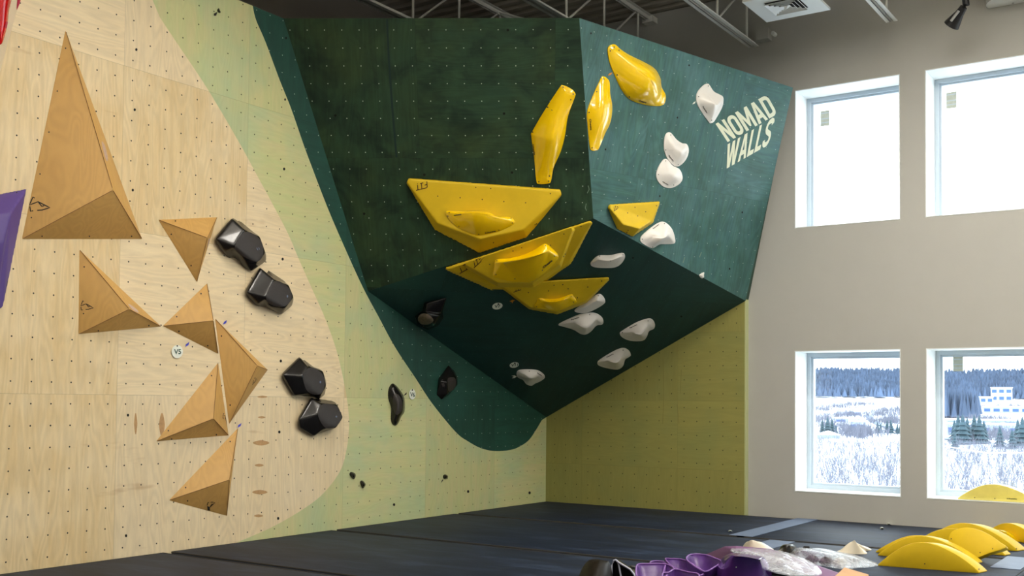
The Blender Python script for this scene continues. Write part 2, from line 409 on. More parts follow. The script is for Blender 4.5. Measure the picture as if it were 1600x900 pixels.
# lower back climbing wall
XR = 3.333
structure(mesh_obj('wall_back', [(0, 0, ZF), (XR, 0, ZF), (XR, 0, P4.z), (0, 0, P3.z)] + [(0, .09, ZF), (XR, .09, ZF), (XR, .09, P4.z), (0, .09, P3.z)],
                   [(0, 1, 2, 3), (7, 6, 5, 4), (0, 4, 5, 1), (1, 5, 6, 2), (2, 6, 7, 3), (3, 7, 4, 0)], M['pale_shaded'], uvs=lambda co, i: (co.x, co.z), origin=(1.6, 0, 0)))
mb = MB().box((XR, 0, ZF), (XR + .018, WY - .001, P4.z + .02)); structure(mb.build('trim_1', M['pale']))

# the big overhang: three faces, stain toned lit and shaded, a plywood lid
top4 = Vector((0, .0, ZT)); bk = Vector((0, WY - .01, ZT))
ov = [P1, P2, P3, P4, P5, P6, P7]
def oface(i): return {0: PA, 1: PF, 2: PC}[i]
A4 = P4.copy()
vsO = [P1, P2, P7, P6, P5, P4, P3]
fO = [(0, 1, 2, 3), (3, 2, 5, 4), (1, 6, 5, 2)]
vsO += [Vector((0, 0, ZT)), Vector((0, WY - .004, ZT)), Vector((0, WY - .004, P3.z)), Vector((P4.x, WY - .004, P4.z))]
vsO = [v.copy() for v in vsO]; vsO.append(Vector((P5.x - .12, WY - .004, P5.z)))
fO += [(0, 3, 4, 11, 8, 7), (0, 7, 6, 1), (6, 7, 8, 9), (9, 8, 11, 10), (6, 9, 10, 5), (5, 10, 11, 4)]
def ouv(co, i):
    pl = (PA, PF, PC)[min(i, 2)]; q = co - (REFA, REFB, REFC)[min(i, 2)]; return (pl.u.dot(q), pl.v.dot(q))
wall_overhang = structure(mesh_obj('wall_overhang', vsO, fO, mats=[M['green'], M['green_lit'], M['green_shaded'], plain('green_edge', srgb(52, 78, 66), .7)], midx=[0, 1, 2] + [3] * 6, uvs=ouv, origin=(1.5, -2, 2)))

# drywall behind, window wall, far walls, floor, ceiling
XL, XE, YN, ZC = -1.55, 13.2, -19.5, 5.95 + ZO
def wall_with_holes(name, x0, x1, z0, z1, y0, y1, holesx, holesz, mat):
    mb = MB(); xs = sorted([x0, x1] + [q for h in holesx for q in h]); zs = sorted([z0, z1] + [q for h in holesz for q in h])
    for i in range(len(xs) - 1):
        for j in range(len(zs) - 1):
            cx, cz = (xs[i] + xs[i + 1]) / 2, (zs[j] + zs[j + 1]) / 2
            if any(a < cx < b for a, b in holesx) and any(a < cz < b for a, b in holesz): continue
            mb.box((xs[i], y0, zs[j]), (xs[i + 1], y1, zs[j + 1]))
    bm = bm_from(mb.v, mb.f); bmesh.ops.remove_doubles(bm, verts=bm.verts, dist=1e-5)
    seen = {}
    for f in list(bm.faces):
        k = tuple(sorted(v.index for v in f.verts)); seen.setdefault(k, []).append(f)
    v, f = bm_out(bm)
    cnt = {}
    for q in f: cnt.setdefault(tuple(sorted(q)), []).append(q)
    f = [q[0] for q in cnt.values() if len(q) == 1]
    return structure(mesh_obj(name, v, f, mat, origin=((x0 + x1) / 2, y0, z0)))
wall_with_holes('wall_window', XL, XE, 0, ZC, WY, .9, WINX, WINZ, M['drywall'])
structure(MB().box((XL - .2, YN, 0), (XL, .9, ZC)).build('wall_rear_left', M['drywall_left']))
structure(MB().box((XE, YN, 0), (XE + .2, .9, ZC)).build('wall_right', M['drywall']))
structure(MB().box((XL, YN - .2, 0), (XE, YN, ZC)).build('wall_front', M['drywall']))
structure(MB().box((XL - .2, YN - .2, -.2), (XE + .2, .9, 0)).build('floor', M['concrete']))
v, f = [], []
ys = []; y = YN - .2; k = 0
prof = [(0, 0), (.09, 0), (.12, .04), (.21, .04)]
while y < 1.1:
    for dy, dz in prof: ys.append((y + dy, dz))
    y += .24
for (yy, dz) in ys: v += [(XL - .2, yy, ZC + dz), (XE + .2, yy, ZC + dz)]
for i in range(len(ys) - 1): f.append((2 * i, 2 * i + 1, 2 * i + 3, 2 * i + 2))
structure(mesh_obj('ceiling', v, f, M['deck']))
structure(MB().box((XL - .2, YN - .2, ZC + .08), (XE + .2, 1.1, ZC + .2)).build('ceiling_insulation', M['deck']))

# ------------------------------------------------------------------ windows
def window(i, x0, x1, z0, z1):
    r = bpy.data.objects.new('window_%d' % i, None); r.location = ((x0 + x1) / 2, .6, z0); COL.objects.link(r); ORG[r.name] = Vector(r.location); r['kind'] = 'structure'
    e = .012; fy = .6; fw = .095
    def ring(mb, a0, a1, b0, b1, w, y0, y1):
        mb.box((a0, y0, b0), (a0 + w, y1, b1)); mb.box((a1 - w, y0, b0), (a1, y1, b1))
        mb.box((a0 + w, y0, b0), (a1 - w, y1, b0 + w)); mb.box((a0 + w, y0, b1 - w), (a1 - w, y1, b1))
    mb = MB(); ring(mb, x0 + .001, x1 - .001, z0 + .001, z1 - .001, e, WY - .004, fy); mb.build('reveal_lining', M['white'], r)
    mb = MB(); ring(mb, x0 + e, x1 - e, z0 + e, z1 - e, .055, fy - .02, fy + .12); ring(mb, x0 + e + .055, x1 - e - .055, z0 + e + .055, z1 - e - .055, .03, fy + .015, fy + .1)
    fr = mb.build('window_frame', M['vinyl'], r)
    w = e + .08
    MB().box((x0 + w, fy + .05, z0 + w), (x1 - w, fy + .056, z1 - w)).build('pane', M['glass'], r)
    return r
k = 1
for (c, d) in WINZ[::-1]:
    for (a, b) in WINX:
        window(k, a, b, c, d); k += 1
def sticker(x, y, x2, y2, label):
    pl = Plane((0, .642, 0), (0, -1, 0), (1, 0, 0)); a = pl.px(x, y); b = pl.px(x2, y2)
    r = empty('window_label_sticker', ((a.x + b.x) / 2, .642, b.z), label, 'sticker', 'stickers on the window panes')
    MB().box((a.x, .640, b.z), (b.x, .643, a.z)).build('paper', M['sticker'], r)
    h = a.z - b.z
    for q in (.2, .45, .82): MB().box((a.x + .005, .638, b.z + h * q), (b.x - .005, .6395, b.z + h * (q + .05))).build('printed_band', M['vinyl'], r)
sticker(1282, 174, 1296, 196, 'beige square sticker on the upper left window pane')
sticker(1478.5, 145, 1495, 168, 'beige square sticker on the upper right window pane')
sticker(1489, 558, 1505, 580, 'beige square sticker on the lower right window pane')

# ------------------------------------------------------------------ roof joists
def joist(X, label):
    r = empty('roof_joist', (X, WY - .3, 5.05 + ZO), label, 'roof joist', 'open web roof joists')
    zt, zb = 5.90 + ZO, 5.08 + ZO; y0 = YN
    for nm, z, up, y1 in (('top_chord', zt - .03, -1, WY), ('bottom_chord', zb, 1, -.1)):
        mb = MB()
        for s in (-1, 1):
            xa, xb = sorted((X + s * .018, X + s * .075)); mb.box((xa, y0, z), (xb, y1, z + .008))
            xa, xb = sorted((X + s * .018, X + s * .026)); mb.box((xa, y0, z + (0 if up > 0 else -.055)), (xb, y1, z + (.06 if up > 0 else 0)))
        mb.build(nm, M['steel'], r)
    y = -.37
    while y > -9:
        MB().tube([(X, y, zb + .02), (X, y, zt - .03)], .017, 6).build('web_post', M['steel'], r)
        MB().tube([(X, y - 1.0, zb + .03), (X, y - .03, zt - .04)], .015, 6).build('web_diagonal', M['steel'], r)
        y -= 1.03
    MB().box((X - .09, -.06, zt - .12), (X + .09, WY, zt - .03)).build('joist_seat', M['steel'], r)
for X, lb in ((-1.4, None), (.0, 'white open-web steel joist over the left end of the dark overhang top'), (1.79, 'white open-web steel joist over the right end of the dark overhang top'),
              (3.5, 'white steel joist above the sloping edge of the green side face'), (5.42, 'white steel joist end beside the black spotlight'), ):
    if lb: joist(X, lb)
mbb = MB().tube([(.0, -1.45, 5.86 + ZO), (1.79, -1.35, 5.1 + ZO)], .02, 6)
o = mbb.build('cross_brace', M['steel']); tag(o, 'slanted white steel brace between the two joists above the overhang', 'brace')

# ------------------------------------------------------------------ ceiling diffuser, spotlight, drum lamp
ZP = 5.1 + ZO; PZ = Plane((0, 0, ZP), (0, 0, -1), (1, 0, 0))
a = PZ.px(1198, 35); b = PZ.px(1295, 13)
r = empty('air_diffuser', (a.x + .43, a.y - .43, ZP), 'white square ceiling air diffuser on a drop panel', 'air vent')
x0, x1, y1 = a.x, b.x, a.y; y0 = y1 - (x1 - x0)
MB().box((x0, y0, ZP), (x1, y1, ZP + .03)).build('panel', M['white'], r)
MB().box((x0 + .1, y0 + .1, ZP + .03), (x1 - .1, y1 - .1, ZC - .002)).build('duct', M['steel'], r)
qa = PZ.px(1213, 21); qb = PZ.px(1262, 10.6); s = qb.x - qa.x
cx, cyy = (qa.x + qb.x) / 2, qa.y - s / 2
MB().box((cx - s / 2, cyy - s / 2, ZP - .004), (cx + s / 2, cyy + s / 2, ZP - .001)).build('core', M['hole'], r)
for i, q in enumerate((1., .77, .54, .31)):
    hw = s / 2 * q; iw = hw - s * .062; v = []
    for (w, z) in ((hw, ZP - .034), (iw, ZP - .008), (iw + .004, ZP - .006), (hw + .003, ZP - .030)):
        v += [(cx - w, cyy - w, z), (cx + w, cyy - w, z), (cx + w, cyy + w, z), (cx - w, cyy + w, z)]
    f = [(l * 4 + k, l * 4 + (k + 1) % 4, ((l + 1) % 4) * 4 + (k + 1) % 4, ((l + 1) % 4) * 4 + k) for l in range(4) for k in range(4)]
    mesh_obj('louvre', v, f, M['white'], r)
hw = s * .1; mesh_obj('cone', [(cx - hw, cyy - hw, ZP - .006), (cx + hw, cyy - hw, ZP - .006), (cx + hw, cyy + hw, ZP - .006), (cx - hw, cyy + hw, ZP - .006), (cx, cyy, ZP - .05)],
                      [(0, 1, 4), (1, 2, 4), (2, 3, 4), (3, 0, 4)], M['white'], r)

PS = Plane((0, -.75, 0), (0, -1, 0), (1, 0, 0))
j = PS.px(1508, 8); q0 = PS.px(1506, 11); q1 = PS.px(1484, 36) + Vector((0, .10, 0))
r = empty('track_spotlight', (j.x, j.y, ZC), 'black cone spotlight hanging from the ceiling left of the white drum lamp', 'spotlight')
MB().tube([(j.x, j.y, ZC), (j.x, j.y, j.z + .1), tuple(j)], .016, 10).build('stem', M['blackmetal'], r)
MB().tube([j + Vector((.0, 0, .12)), j + Vector((.012, 0, 0)), q0 + (q1 - q0) * .1], [.04, .042, .045], 10).build('knuckle', M['blackmetal'], r)
MB().tube([q0, q0 + (q1 - q0) * .35, q0 + (q1 - q0) * .96, q1], [.045, .055, .098, .1], 20).build('shade', M['blackmetal'], r, smooth=True, sharp=40)
d = (q1 - q0).normalized(); sd = d.cross(Vector((0, 1, 0))).normalized()
MB().tube([q0 + (q1 - q0) * .3 + Vector((0, -.075, 0)), q0 + (q1 - q0) * .9 + Vector((0, -.105, 0))], .018, 8).build('bracket', M['chrome'], r)
MB().tube([q0 + (q1 - q0) * .45 - sd * .055, q0 + (q1 - q0) * .98 - sd * .1], .016, 8).build('fin', M['chrome'], r)
c = PZ.px(1583, 3)
r = empty('drum_lamp', (c.x, c.y, ZP), 'round white drum lamp hanging at the top right', 'ceiling lamp')
MB().tube([(c.x, c.y, ZP), (c.x, c.y, ZP + .22)], .315, 48).build('drum', M['drywall'], r, smooth=True, sharp=40)
MB().tube([(c.x, c.y, ZP - .012), (c.x, c.y, ZP - .002)], [.30, .312], 48).build('diffuser', M['lampglow'], r, smooth=True, sharp=40)
MB().tube([(c.x, c.y, ZP - .022), (c.x, c.y, ZP - .012)], .014, 10).build('finial', M['chrome'], r)
MB().tube([(c.x, c.y, ZP + .22), (c.x, c.y, ZC)], .012, 8).build('hanging_rod', M['steel'], r)
# small pipe stub on the wall near the joist end
pa = PW.px(1187, 57); pb = PW.px(1206, 49)
r = empty('wall_bracket', (pb.x, WY, pb.z - .08), 'small pale metal bracket on the wall behind the joist end', 'bracket')
MB().box((pa.x, WY - .16, pa.z - .1), (pb.x, WY, pa.z + .06)).build('plate', M['drywall'], r); MB().tube([(pb.x + .05, WY, pb.z - .06), (pb.x + .05, WY - .1, pb.z - .06)], .03, 12).build('cap', M['white'], r)
# lamp fixtures out of view, the last two added as fill near the windows
for i, (lx, ly) in enumerate(LAMPS):
    o = MB().box((lx - .66, ly - .31, 7.08), (lx + .66, ly + .31, 7.18)).build('ceiling_lamp', M['steel'])
    tag(o, 'unseen white linear ceiling lamp hanging over the mats outside the picture', 'ceiling lamp', 'linear ceiling lamps over the mats')
    MB().tube([(lx, ly, 7.18), (lx, ly, ZC)], .01, 6).build('hanging_rod', M['steel'], o)

# ------------------------------------------------------------------ crash mats
def crash_mat(x0, x1, y0, y1, label):
    g = .028; r = .05; mb = MB().box((x0 + g, y0 + g, .0), (x1 - g, y1 - g, MZ))
    v, f = bevelled(mb.v, mb.f, r, 3)
    o = mesh_obj('crash_mat', v, f, M['mat'], smooth=True, sharp=35, origin=((x0 + x1) / 2, (y0 + y1) / 2, 0)); tag(o, label, 'crash mat', 'navy crash mats on the floor')
    e = g + r * .55; z = MZ - r * .12
    MB().tube([(x0 + e, y0 + e, z), (x1 - e, y0 + e, z), (x1 - e, y1 - e, z), (x0 + e, y1 - e, z)], .009, 6, True).build('piping', M['piping'], o)
    return o
XM = 7.5
crash_mat(.0, 4.24, -2.43, -.0, 'navy crash mat in the back corner under the overhang')
crash_mat(4.24, XM, -2.43, WY, 'navy crash mat under the windows')
crash_mat(.0, XM, -4.9, -2.43, 'long navy crash mat, second row from the back wall')
crash_mat(.0, XM, -7.36, -4.9, 'long navy crash mat, third row from the back wall')
crash_mat(.0, XM, -9.85, -7.36, 'navy crash mat nearest the camera at the lower left')
def tape(x0, x1, y0, y1, label):
    v, f = MB().box((x0, y0, MZ + .0015), (x1, y1, MZ + .0055)).v, None
    o = MB().box((x0, y0, MZ + .0015), (x1, y1, MZ + .0055)).build('tape_strip', M['tape']); return tag(o, label, 'tape', 'grey tape strips on the mats')
tape(4.09, 4.38, -2.36, WY - .05, 'wide grey tape strip on the mat running to the window wall')
tape(4.65, 4.95, -3.2, -2.5, 'short grey tape patch on the mat before the seam')
tape(7.15, 7.42, -3.2, -2.25, 'grey tape strip near the right end of the mat')

# ------------------------------------------------------------------ decals laid on real surfaces
def bvh(objs):
    V, F = [], []
    for o in objs:
        n = len(V); og = ORG[o.name]; V += [x.co + og for x in o.data.vertices]; F += [[i + n for i in p.vertices] for p in o.data.polygons]
    return BVHTree.FromPolygons(V, F)
def cast(target, x, y, off=.002):
    if isinstance(target, Plane): return target.px(x, y, off)
    d = ray(x, y); h = target.ray_cast(CAM, d)
    if h[0] is None:
        h = target.find_nearest(CAM + d * 13.); return h[0] - d * off
    n = h[1] if h[1].dot(d) < 0 else -h[1]
    return h[0] + n * off
def stroke_faces(poly, w, closed=False):
    V, F = [], []
    P = [Vector((a, b)) for a, b in poly]
    if closed: P.append(P[0])
    Q = []
    for i in range(len(P) - 1):
        n = max(1, int((P[i + 1] - P[i]).length / 4))
        for k in range(n): Q.append(P[i].lerp(P[i + 1], k / n))
    Q.append(P[-1])
    for i, p in enumerate(Q):
        a = Q[max(0, i - 1)]; b = Q[min(len(Q) - 1, i + 1)]; t = (b - a).normalized(); nn = Vector((-t.y, t.x)) * w / 2
        V += [(p + nn), (p - nn)]
    for i in range(len(Q) - 1): F.append((2 * i, 2 * i + 1, 2 * i + 3, 2 * i + 2))
    return V, F
def decal(name, groups, target, mat, parent, off=.002, label=None):
    V, F = [], []
    for (v, f) in groups:
        n = len(V); V += [cast(target, p[0], p[1], off) for p in v]; F += [[i + n for i in q] for q in f]
    # face the camera side
    F2 = []
    for q in F:
        a, b, c = V[q[0]], V[q[1]], V[q[2]]
        F2.append(q if (b - a).cross(c - a).dot(CAM - a) > 0 else q[::-1])
    o = mesh_obj(name, V, F2, mat, parent)
    if label: o['label'] = label
    return o
def disc(x, y, rx, ry=None, n=12, rot=0.):
    ry = ry or rx; c, s = math.cos(rot), math.sin(rot)
    return ([(x + rx * math.cos(t) * c - ry * math.sin(t) * s, y + rx * math.cos(t) * s + ry * math.sin(t) * c) for t in [2 * math.pi * k / n for k in range(n)]], [list(range(n))])
def screws(pts, target, parent, r=1.1, mat='screw', name='screw'):
    for (x, y) in pts: decal(name, [disc(x, y, r * .9, r)], target, M[mat], parent, .0022)
_fonts = {}
def text_mesh(s, bold=.0):
    if (s, bold) in _fonts: return _fonts[(s, bold)]
    c = bpy.data.curves.new('t', 'FONT'); c.body = s; c.offset = bold; c.resolution_u = 3
    o = bpy.data.objects.new('t', c); COL.objects.link(o); bpy.context.view_layer.update()
    dg = bpy.context.evaluated_depsgraph_get(); e = o.evaluated_get(dg); me = e.to_mesh()
    v = [(p.co.x, p.co.y) for p in me.vertices]; f = [list(p.vertices) for p in me.polygons]; e.to_mesh_clear(); bpy.data.objects.remove(o)
    x0, x1 = min(a for a, b in v), max(a for a, b in v); y0, y1 = min(b for a, b in v), max(b for a, b in v)
    v = [((a - x0) / (x1 - x0), (b - y0) / (y1 - y0)) for a, b in v]; _fonts[(s, bold)] = (v, f); return v, f
def text_px(s, bl, br, up, bold=.0):
    """text whose baseline runs bl->br in the picture and whose height is the vector up"""
    v, f = text_mesh(s, bold)
    return ([(bl[0] + (br[0] - bl[0]) * a + up[0] * b, bl[1] + (br[1] - bl[1]) * a + up[1] * b) for a, b in v], f)
FITS = [[(0, 0), (.9, 0), (.98, .06), (1, .15), (1, 1)], [(.78, .48), (1, .52)], [(.52, 0), (.52, .9)], [(.38, .9), (.68, .9)], [(.17, 0), (.17, .78)], [(.17, .92), (.17, 1.02)]]
def logo_fit(o, e, up, w=1.3):
    return [stroke_faces([(o[0] + (e[0] - o[0]) * a + up[0] * b, o[1] + (e[1] - o[1]) * a + up[1] * b) for a, b in s], w) for s in FITS]
ARW = [[(.25, .0), (.17, -.06), (0, .42), (.42, .22), (.60, .50), (.72, .46)], [(.42, .22), (1, .58), (.62, .72), (.38, .74)], [(.02, .5), (.05, .8), (.18, .76)]]
def logo_arrow(o, xv, yv, w=1.6):
    return [stroke_faces([(o[0] + xv[0] * a + yv[0] * b, o[1] + xv[1] * a + yv[1] * b) for a, b in s], w) for s in ARW]

# ------------------------------------------------------------------ large bolt holes in the walls
for (x, y) in [(213, 77.5), (210.5, 171.5), (207.5, 297), (200, 648.7), (197, 837), (444, 264), (441.6, 404.8), (438.8, 564), (436.5, 675), (434.7, 810), (615.7, 788.5), (731.5, 768), (827.5, 770)]:
    decal('bolt_hole', [disc(x, y, 1.8, 2.3)], PL, M['hole'], wall_left, .0015)
for (x, y) in [(447, 59.5), (445.5, 155.5)]: decal('bolt_hole', [disc(x, y, 1.4, 2)], PL, M['hole'], wall_left, .0015)
for (x, y) in [(793.5, 47), (787.5, 177.5), (569, 334), (663, 273), (800, 269.5), (524, 180.5)]: decal('bolt_hole', [disc(x, y, 2.0, 2)], PA, M['hole'], wall_overhang, .0015)
for (x, y) in [(923.4, 52), (1076.7, 102), (1058.5, 183.8), (946, 233.5), (1031, 306.5), (1159.7, 331.8), (1140, 420), (1199.5, 151.8), (1184.7, 219)]: decal('bolt_hole', [disc(x, y, 1.2, 1.6)], PF, M['hole'], wall_overhang, .0015)
for (x, y) in [(989, 403), (1064.5, 494.5), (732, 634)]: decal('bolt_hole', [disc(x, y, 1.5, 1.2)], PC, M['hole'], wall_overhang, .0015)

# brown knots in the birch veneer (marks in the wood itself)
M['knot'] = plain('veneer_knot', srgb(186, 146, 98), .6, nz=.15, nscale=20)
def knot(x, y, w, h, vert=False):
    pts = []
    for k in range(24):
        t = 2 * math.pi * k / 24; rr = abs(math.cos(t)) ** 1.7 * (1 if math.cos(t) > 0 else -1); q = math.sin(t)
        pts.append((x + (rr * w if not vert else q * w), y + (q * h * .6 if not vert else rr * h)))
    decal('veneer_knot', [(pts, [list(range(24))])], PL, M['knot'], wall_left, .001)
for (x, y, w, h) in [(408, 692, 13, 7), (405, 727, 7, 4), (406, 769, 12, 6), (404, 806, 7, 4), (410, 620, 8, 3), (409, 652, 6, 3), (403.5, 880, 1, 1)]:
    if y < 850: knot(x, y, w, h)
for (x, y, w, h) in [(212, 662, 2.6, 17), (253, 664, 4.6, 19)]: knot(x, y, w, h, True)
# dark scuffs on the pale back panels
for pts in ([(1036, 560), (1037, 620), (1035.5, 662)], [(1064.5, 578), (1063, 615)], [(1058, 632), (1061, 663)]):
    decal('scuff', [stroke_faces(pts, .7)], PB, plain('scuff_mark', srgb(128, 122, 64), .7), bpy.data.objects['wall_back'], .001)
# thin double seam strip on the overhang front
decal('panel_gap', [stroke_faces([(604.5, 30), (608, 100), (613, 170), (619.5, 246)], 3.2)], PA, plain('gap_shadow_paint', srgb(22, 46, 44), .8), wall_overhang, .001)
# chalk marks
CH = plain('chalk', srgb(120, 140, 122), .9)
for pl, pts in ((PA, [(919, 290), (920.5, 296), (917.5, 302)]), (PA, [(916, 318), (914.5, 325), (916.5, 329)]), (PF, [(1096, 394), (1093, 402)]), (PF, [(1070, 402), (1067, 411)])):
    decal('chalk_mark', [stroke_faces(pts, 1.1)], pl, CH, wall_overhang, .001)

# ------------------------------------------------------------------ NOMAD WALLS lettering painted on the side face
def glyph(ch):
    s = .3   # stroke width share
    R = {'N': [[(0, 0), (0, 1), (.30, 1), (.70, .42), (.70, 1), (1, 1), (1, 0), (.70, 0), (.30, .58), (.30, 0)]],
         'M': [[(0, 0), (0, 1), (.25, 1), (.5, .45), (.75, 1), (1, 1), (1, 0), (.77, 0), (.77, .6), (.56, .12), (.44, .12), (.23, .6), (.23, 0)]],
         'L': [[(0, 0), (0, 1), (.36, 1), (.36, .18), (1, .18), (1, 0)]],
         'W': [[(0, 1), (.17, 0), (.40, 0), (.5, .55), (.60, 0), (.83, 0), (1, 1), (.80, 1), (.71, .35), (.60, 1), (.40, 1), (.29, .35), (.20, 1)]]}
    if ch in R: return [(p, None) for p in R[ch]]
    if ch == 'A': return [([(0, 0), (.34, 1), (.66, 1), (1, 0), (.72, 0), (.66, .2), (.34, .2), (.28, 0)], [(.40, .38), (.60, .38), (.5, .76)])]
    def rr(x0, y0, x1, y1, r, n=6, c=(1, 1, 1, 1)):
        o = []
        for (cx, cy, a0, k) in ((x1 - r, y1 - r * .6, 0, c[0]), (x0 + r, y1 - r * .6, 90, c[1]), (x0 + r, y0 + r * .6, 180, c[2]), (x1 - r, y0 + r * .6, 270, c[3])):
            if not k: o.append((x1 if a0 in (0, 270) else x0, y1 if a0 in (0, 90) else y0)); continue
            for i in range(n + 1):
                t = math.radians(a0 + 90 * i / n); o.append((cx + r * math.cos(t), cy + r * .6 * math.sin(t)))
        return o
    if ch == 'O': return [(rr(0, 0, 1, 1, .46), rr(.30, .17, .70, .83, .18))]
    if ch == 'D': return [(rr(0, 0, 1, 1, .46, c=(1, 0, 0, 1)), rr(.30, .17, .70, .83, .18, c=(1, 0, 0, 1)))]
    if ch == 'S':
        c = [(.86, .76), (.82, .86), (.66, .91), (.5, .92), (.3, .90), (.16, .80), (.16, .68), (.26, .58), (.5, .5), (.74, .42), (.84, .32), (.84, .2), (.7, .10), (.5, .08), (.3, .10), (.16, .18), (.14, .28)]
        return [('stroke', c)]
def letters(word, widths, gap, tl, tr, bl, br, italic):
    out = []; x = 0; tot = sum(widths) + gap * (len(word) - 1)
    def mp(a, b):
        t = (bl[0] + (br[0] - bl[0]) * a, bl[1] + (br[1] - bl[1]) * a); u = (tl[0] + (tr[0] - tl[0]) * a, tl[1] + (tr[1] - tl[1]) * a)
        return (t[0] + (u[0] - t[0]) * b, t[1] + (u[1] - t[1]) * b)
    for ch, w in zip(word, widths):
        g = []
        for (outer, hole) in glyph(ch):
            if outer == 'stroke':
                c = spline([tuple(q) for q in hole], 3, False); P = [Vector(q) for q in c]; V = []; F = []
                for i, p in enumerate(P):
                    t = (P[min(len(P) - 1, i + 1)] - P[max(0, i - 1)]); t = Vector((t.x, t.y / 1.6)).normalized(); n = Vector((-t.y * .15, t.x * .095)); V += [p + n, p - n]
                F = [(2 * i, 2 * i + 1, 2 * i + 3, 2 * i + 2) for i in range(len(P) - 1)]
            else:
                polys = [outer] + ([hole] if hole else []); V = [Vector(q) for pp in polys for q in pp]
                F = [list(t) for t in tessellate_polygon([[Vector((q[0], q[1], 0)) for q in pp] for pp in polys])]
            g.append(([mp((x + q[0] * w) / tot, q[1]) for q in V], F))
        out.append((ch, g)); x += w + gap
    return out
sg = empty('painted_sign', PF.px(1136, 262), 'cream painted NOMAD WALLS lettering on the green side face', 'sign')
for (word, wd, tl, tr, bl, br) in (('NOMAD', [1, 1, 1.35, 1.1, 1], (1118, 193.5), (1198, 147.5), (1137, 222), (1215, 178)),
                                   ('WALLS', [1.5, 1.05, .8, .8, .95], (1137, 225.5), (1212, 182), (1132.5, 265), (1201, 226))):
    for ch, g in letters(word, wd, .13, tl, tr, bl, br, 0): decal('letter', g, PF, M['sign'], sg, .003)

# ------------------------------------------------------------------ generic holds and volumes
def faceted(name, pl, base, tops, faces, mat, label, cat='volume', group=None, bev=.006, seg=2, edge=False, backh=.0005, sharp=22, rnd=0, cut=()):
    """base: pixel corners on the plane, tops: (px, py, height); faces index base then tops"""
    V = [pl.px(x, y, backh) for x, y in base] + [pl.px(x, y, h) for x, y, h in tops]
    fs = [list(f) for f in faces] + [list(range(len(base)))[::-1]]
    if rnd:
        bm = bm_from(V, fs); bmesh.ops.recalc_face_normals(bm, faces=bm.faces)
        cen = sum(V, Vector()) / len(V)
        for ci, cdist in cut:
            d = V[ci] - cen; d = (d - pl.n * d.dot(pl.n)).normalized()
            bmesh.ops.bisect_plane(bm, geom=list(bm.verts) + list(bm.edges) + list(bm.faces), plane_co=V[ci] - d * cdist, plane_no=d, clear_outer=True)
            bmesh.ops.holes_fill(bm, edges=[e for e in bm.edges if e.is_boundary], sides=0)
        bmesh.ops.recalc_face_normals(bm, faces=bm.faces); v, f = bm_out(bm)
        v, f = remesh(v, f, .0125, rnd); sharp = None
        c = pl.p - pl.n * 0
        v = [q - pl.n * min(0, (q - pl.p).dot(pl.n) - .0005) for q in v]
    else: v, f = bevelled(V, fs, bev, seg)
    o = mesh_obj(name, v, f, mat, smooth=True, sharp=sharp); tag(o, label, cat, group)
    return o
def loft_mesh(pl, outline, ridge, p=2., q=0., lip=.012, sub=4, rings=12, bumps=(), sm=2, h0=0.):
    O = [pl.loc(pl.px(x, y, h0)) for x, y in spline(outline, sub)]
    R = [pl.loc(pl.px(x, y, h)) for x, y, h in ridge]
    if len(R) > 2: R = [Vector(t) for t in spline([tuple(r) for r in R], 6, False)]
    def near(o):
        best = None
        if len(R) == 1: return R[0]
        for a, b in zip(R, R[1:]):
            d = Vector((b.x - a.x, b.y - a.y)); L = d.length_squared
            t = 0 if L < 1e-9 else max(0, min(1, ((o.x - a.x) * d.x + (o.y - a.y) * d.y) / L)); c = a.lerp(b, t)
            e = (c.x - o.x) ** 2 + (c.y - o.y) ** 2
            if best is None or e < best[0]: best = (e, c)
        return best[1]
    T = [near(o) for o in O]; n = len(O)
    T = [(T[i - 1] + T[i] * 2 + T[(i + 1) % n]) / 4 for i in range(n)]
    B = [(pl.loc(pl.px(x, y, 0)), r, a) for x, y, r, a in bumps]
    V = [(o.x, o.y, h0 - .001) for o in O]
    for k in range(rings + 1):
        s = k / rings
        for o, t in zip(O, T):
            c = o.lerp(t, s); hh = (1 - (1 - s) ** p) * (s ** q if s > 0 or q == 0 else 0); z = h0 + lip + (t.z - h0 - lip) * hh
            for (bc, r, a) in B: z += a * math.exp(-((c.x - bc.x) ** 2 + (c.y - bc.y) ** 2) / (r * r)) * min(1, s * 4)
            V.append((c.x, c.y, z))
    F = [(k * n + i, k * n + (i + 1) % n, (k + 1) * n + (i + 1) % n, (k + 1) * n + i) for k in range(rings + 1) for i in range(n)]
    F.append(list(range(n))[::-1])
    F.append([(rings + 1) * n + i for i in range(n)])
    bm = bm_from([pl.pt(*v) for v in V], F[:-1]); bm.verts.ensure_lookup_table()
    inner = list(bm.verts)[2 * n:]
    bmesh.ops.remove_doubles(bm, verts=inner, dist=.004)
    bm.verts.ensure_lookup_table()
    inner = [v for v in bm.verts if pl.loc(v.co).z > h0 + lip * 1.05]
    for _ in range(sm): bmesh.ops.smooth_vert(bm, verts=inner, factor=.5, use_axis_x=True, use_axis_y=True, use_axis_z=True)
    bnd = [e for e in bm.edges if e.is_boundary]
    if bnd: bmesh.ops.holes_fill(bm, edges=bnd, sides=0)
    bmesh.ops.recalc_face_normals(bm, faces=bm.faces)
    return bm_out(bm)
def loft(name, pl, outline, ridge, mat, label, cat='climbing hold', group=None, parent=None, sharp=50, **k):
    v, f = loft_mesh(pl, outline, ridge, **k)
    o = mesh_obj(name, v, f, mat, parent, smooth=True, sharp=sharp)
    if parent is None: tag(o, label, cat, group)
    return o

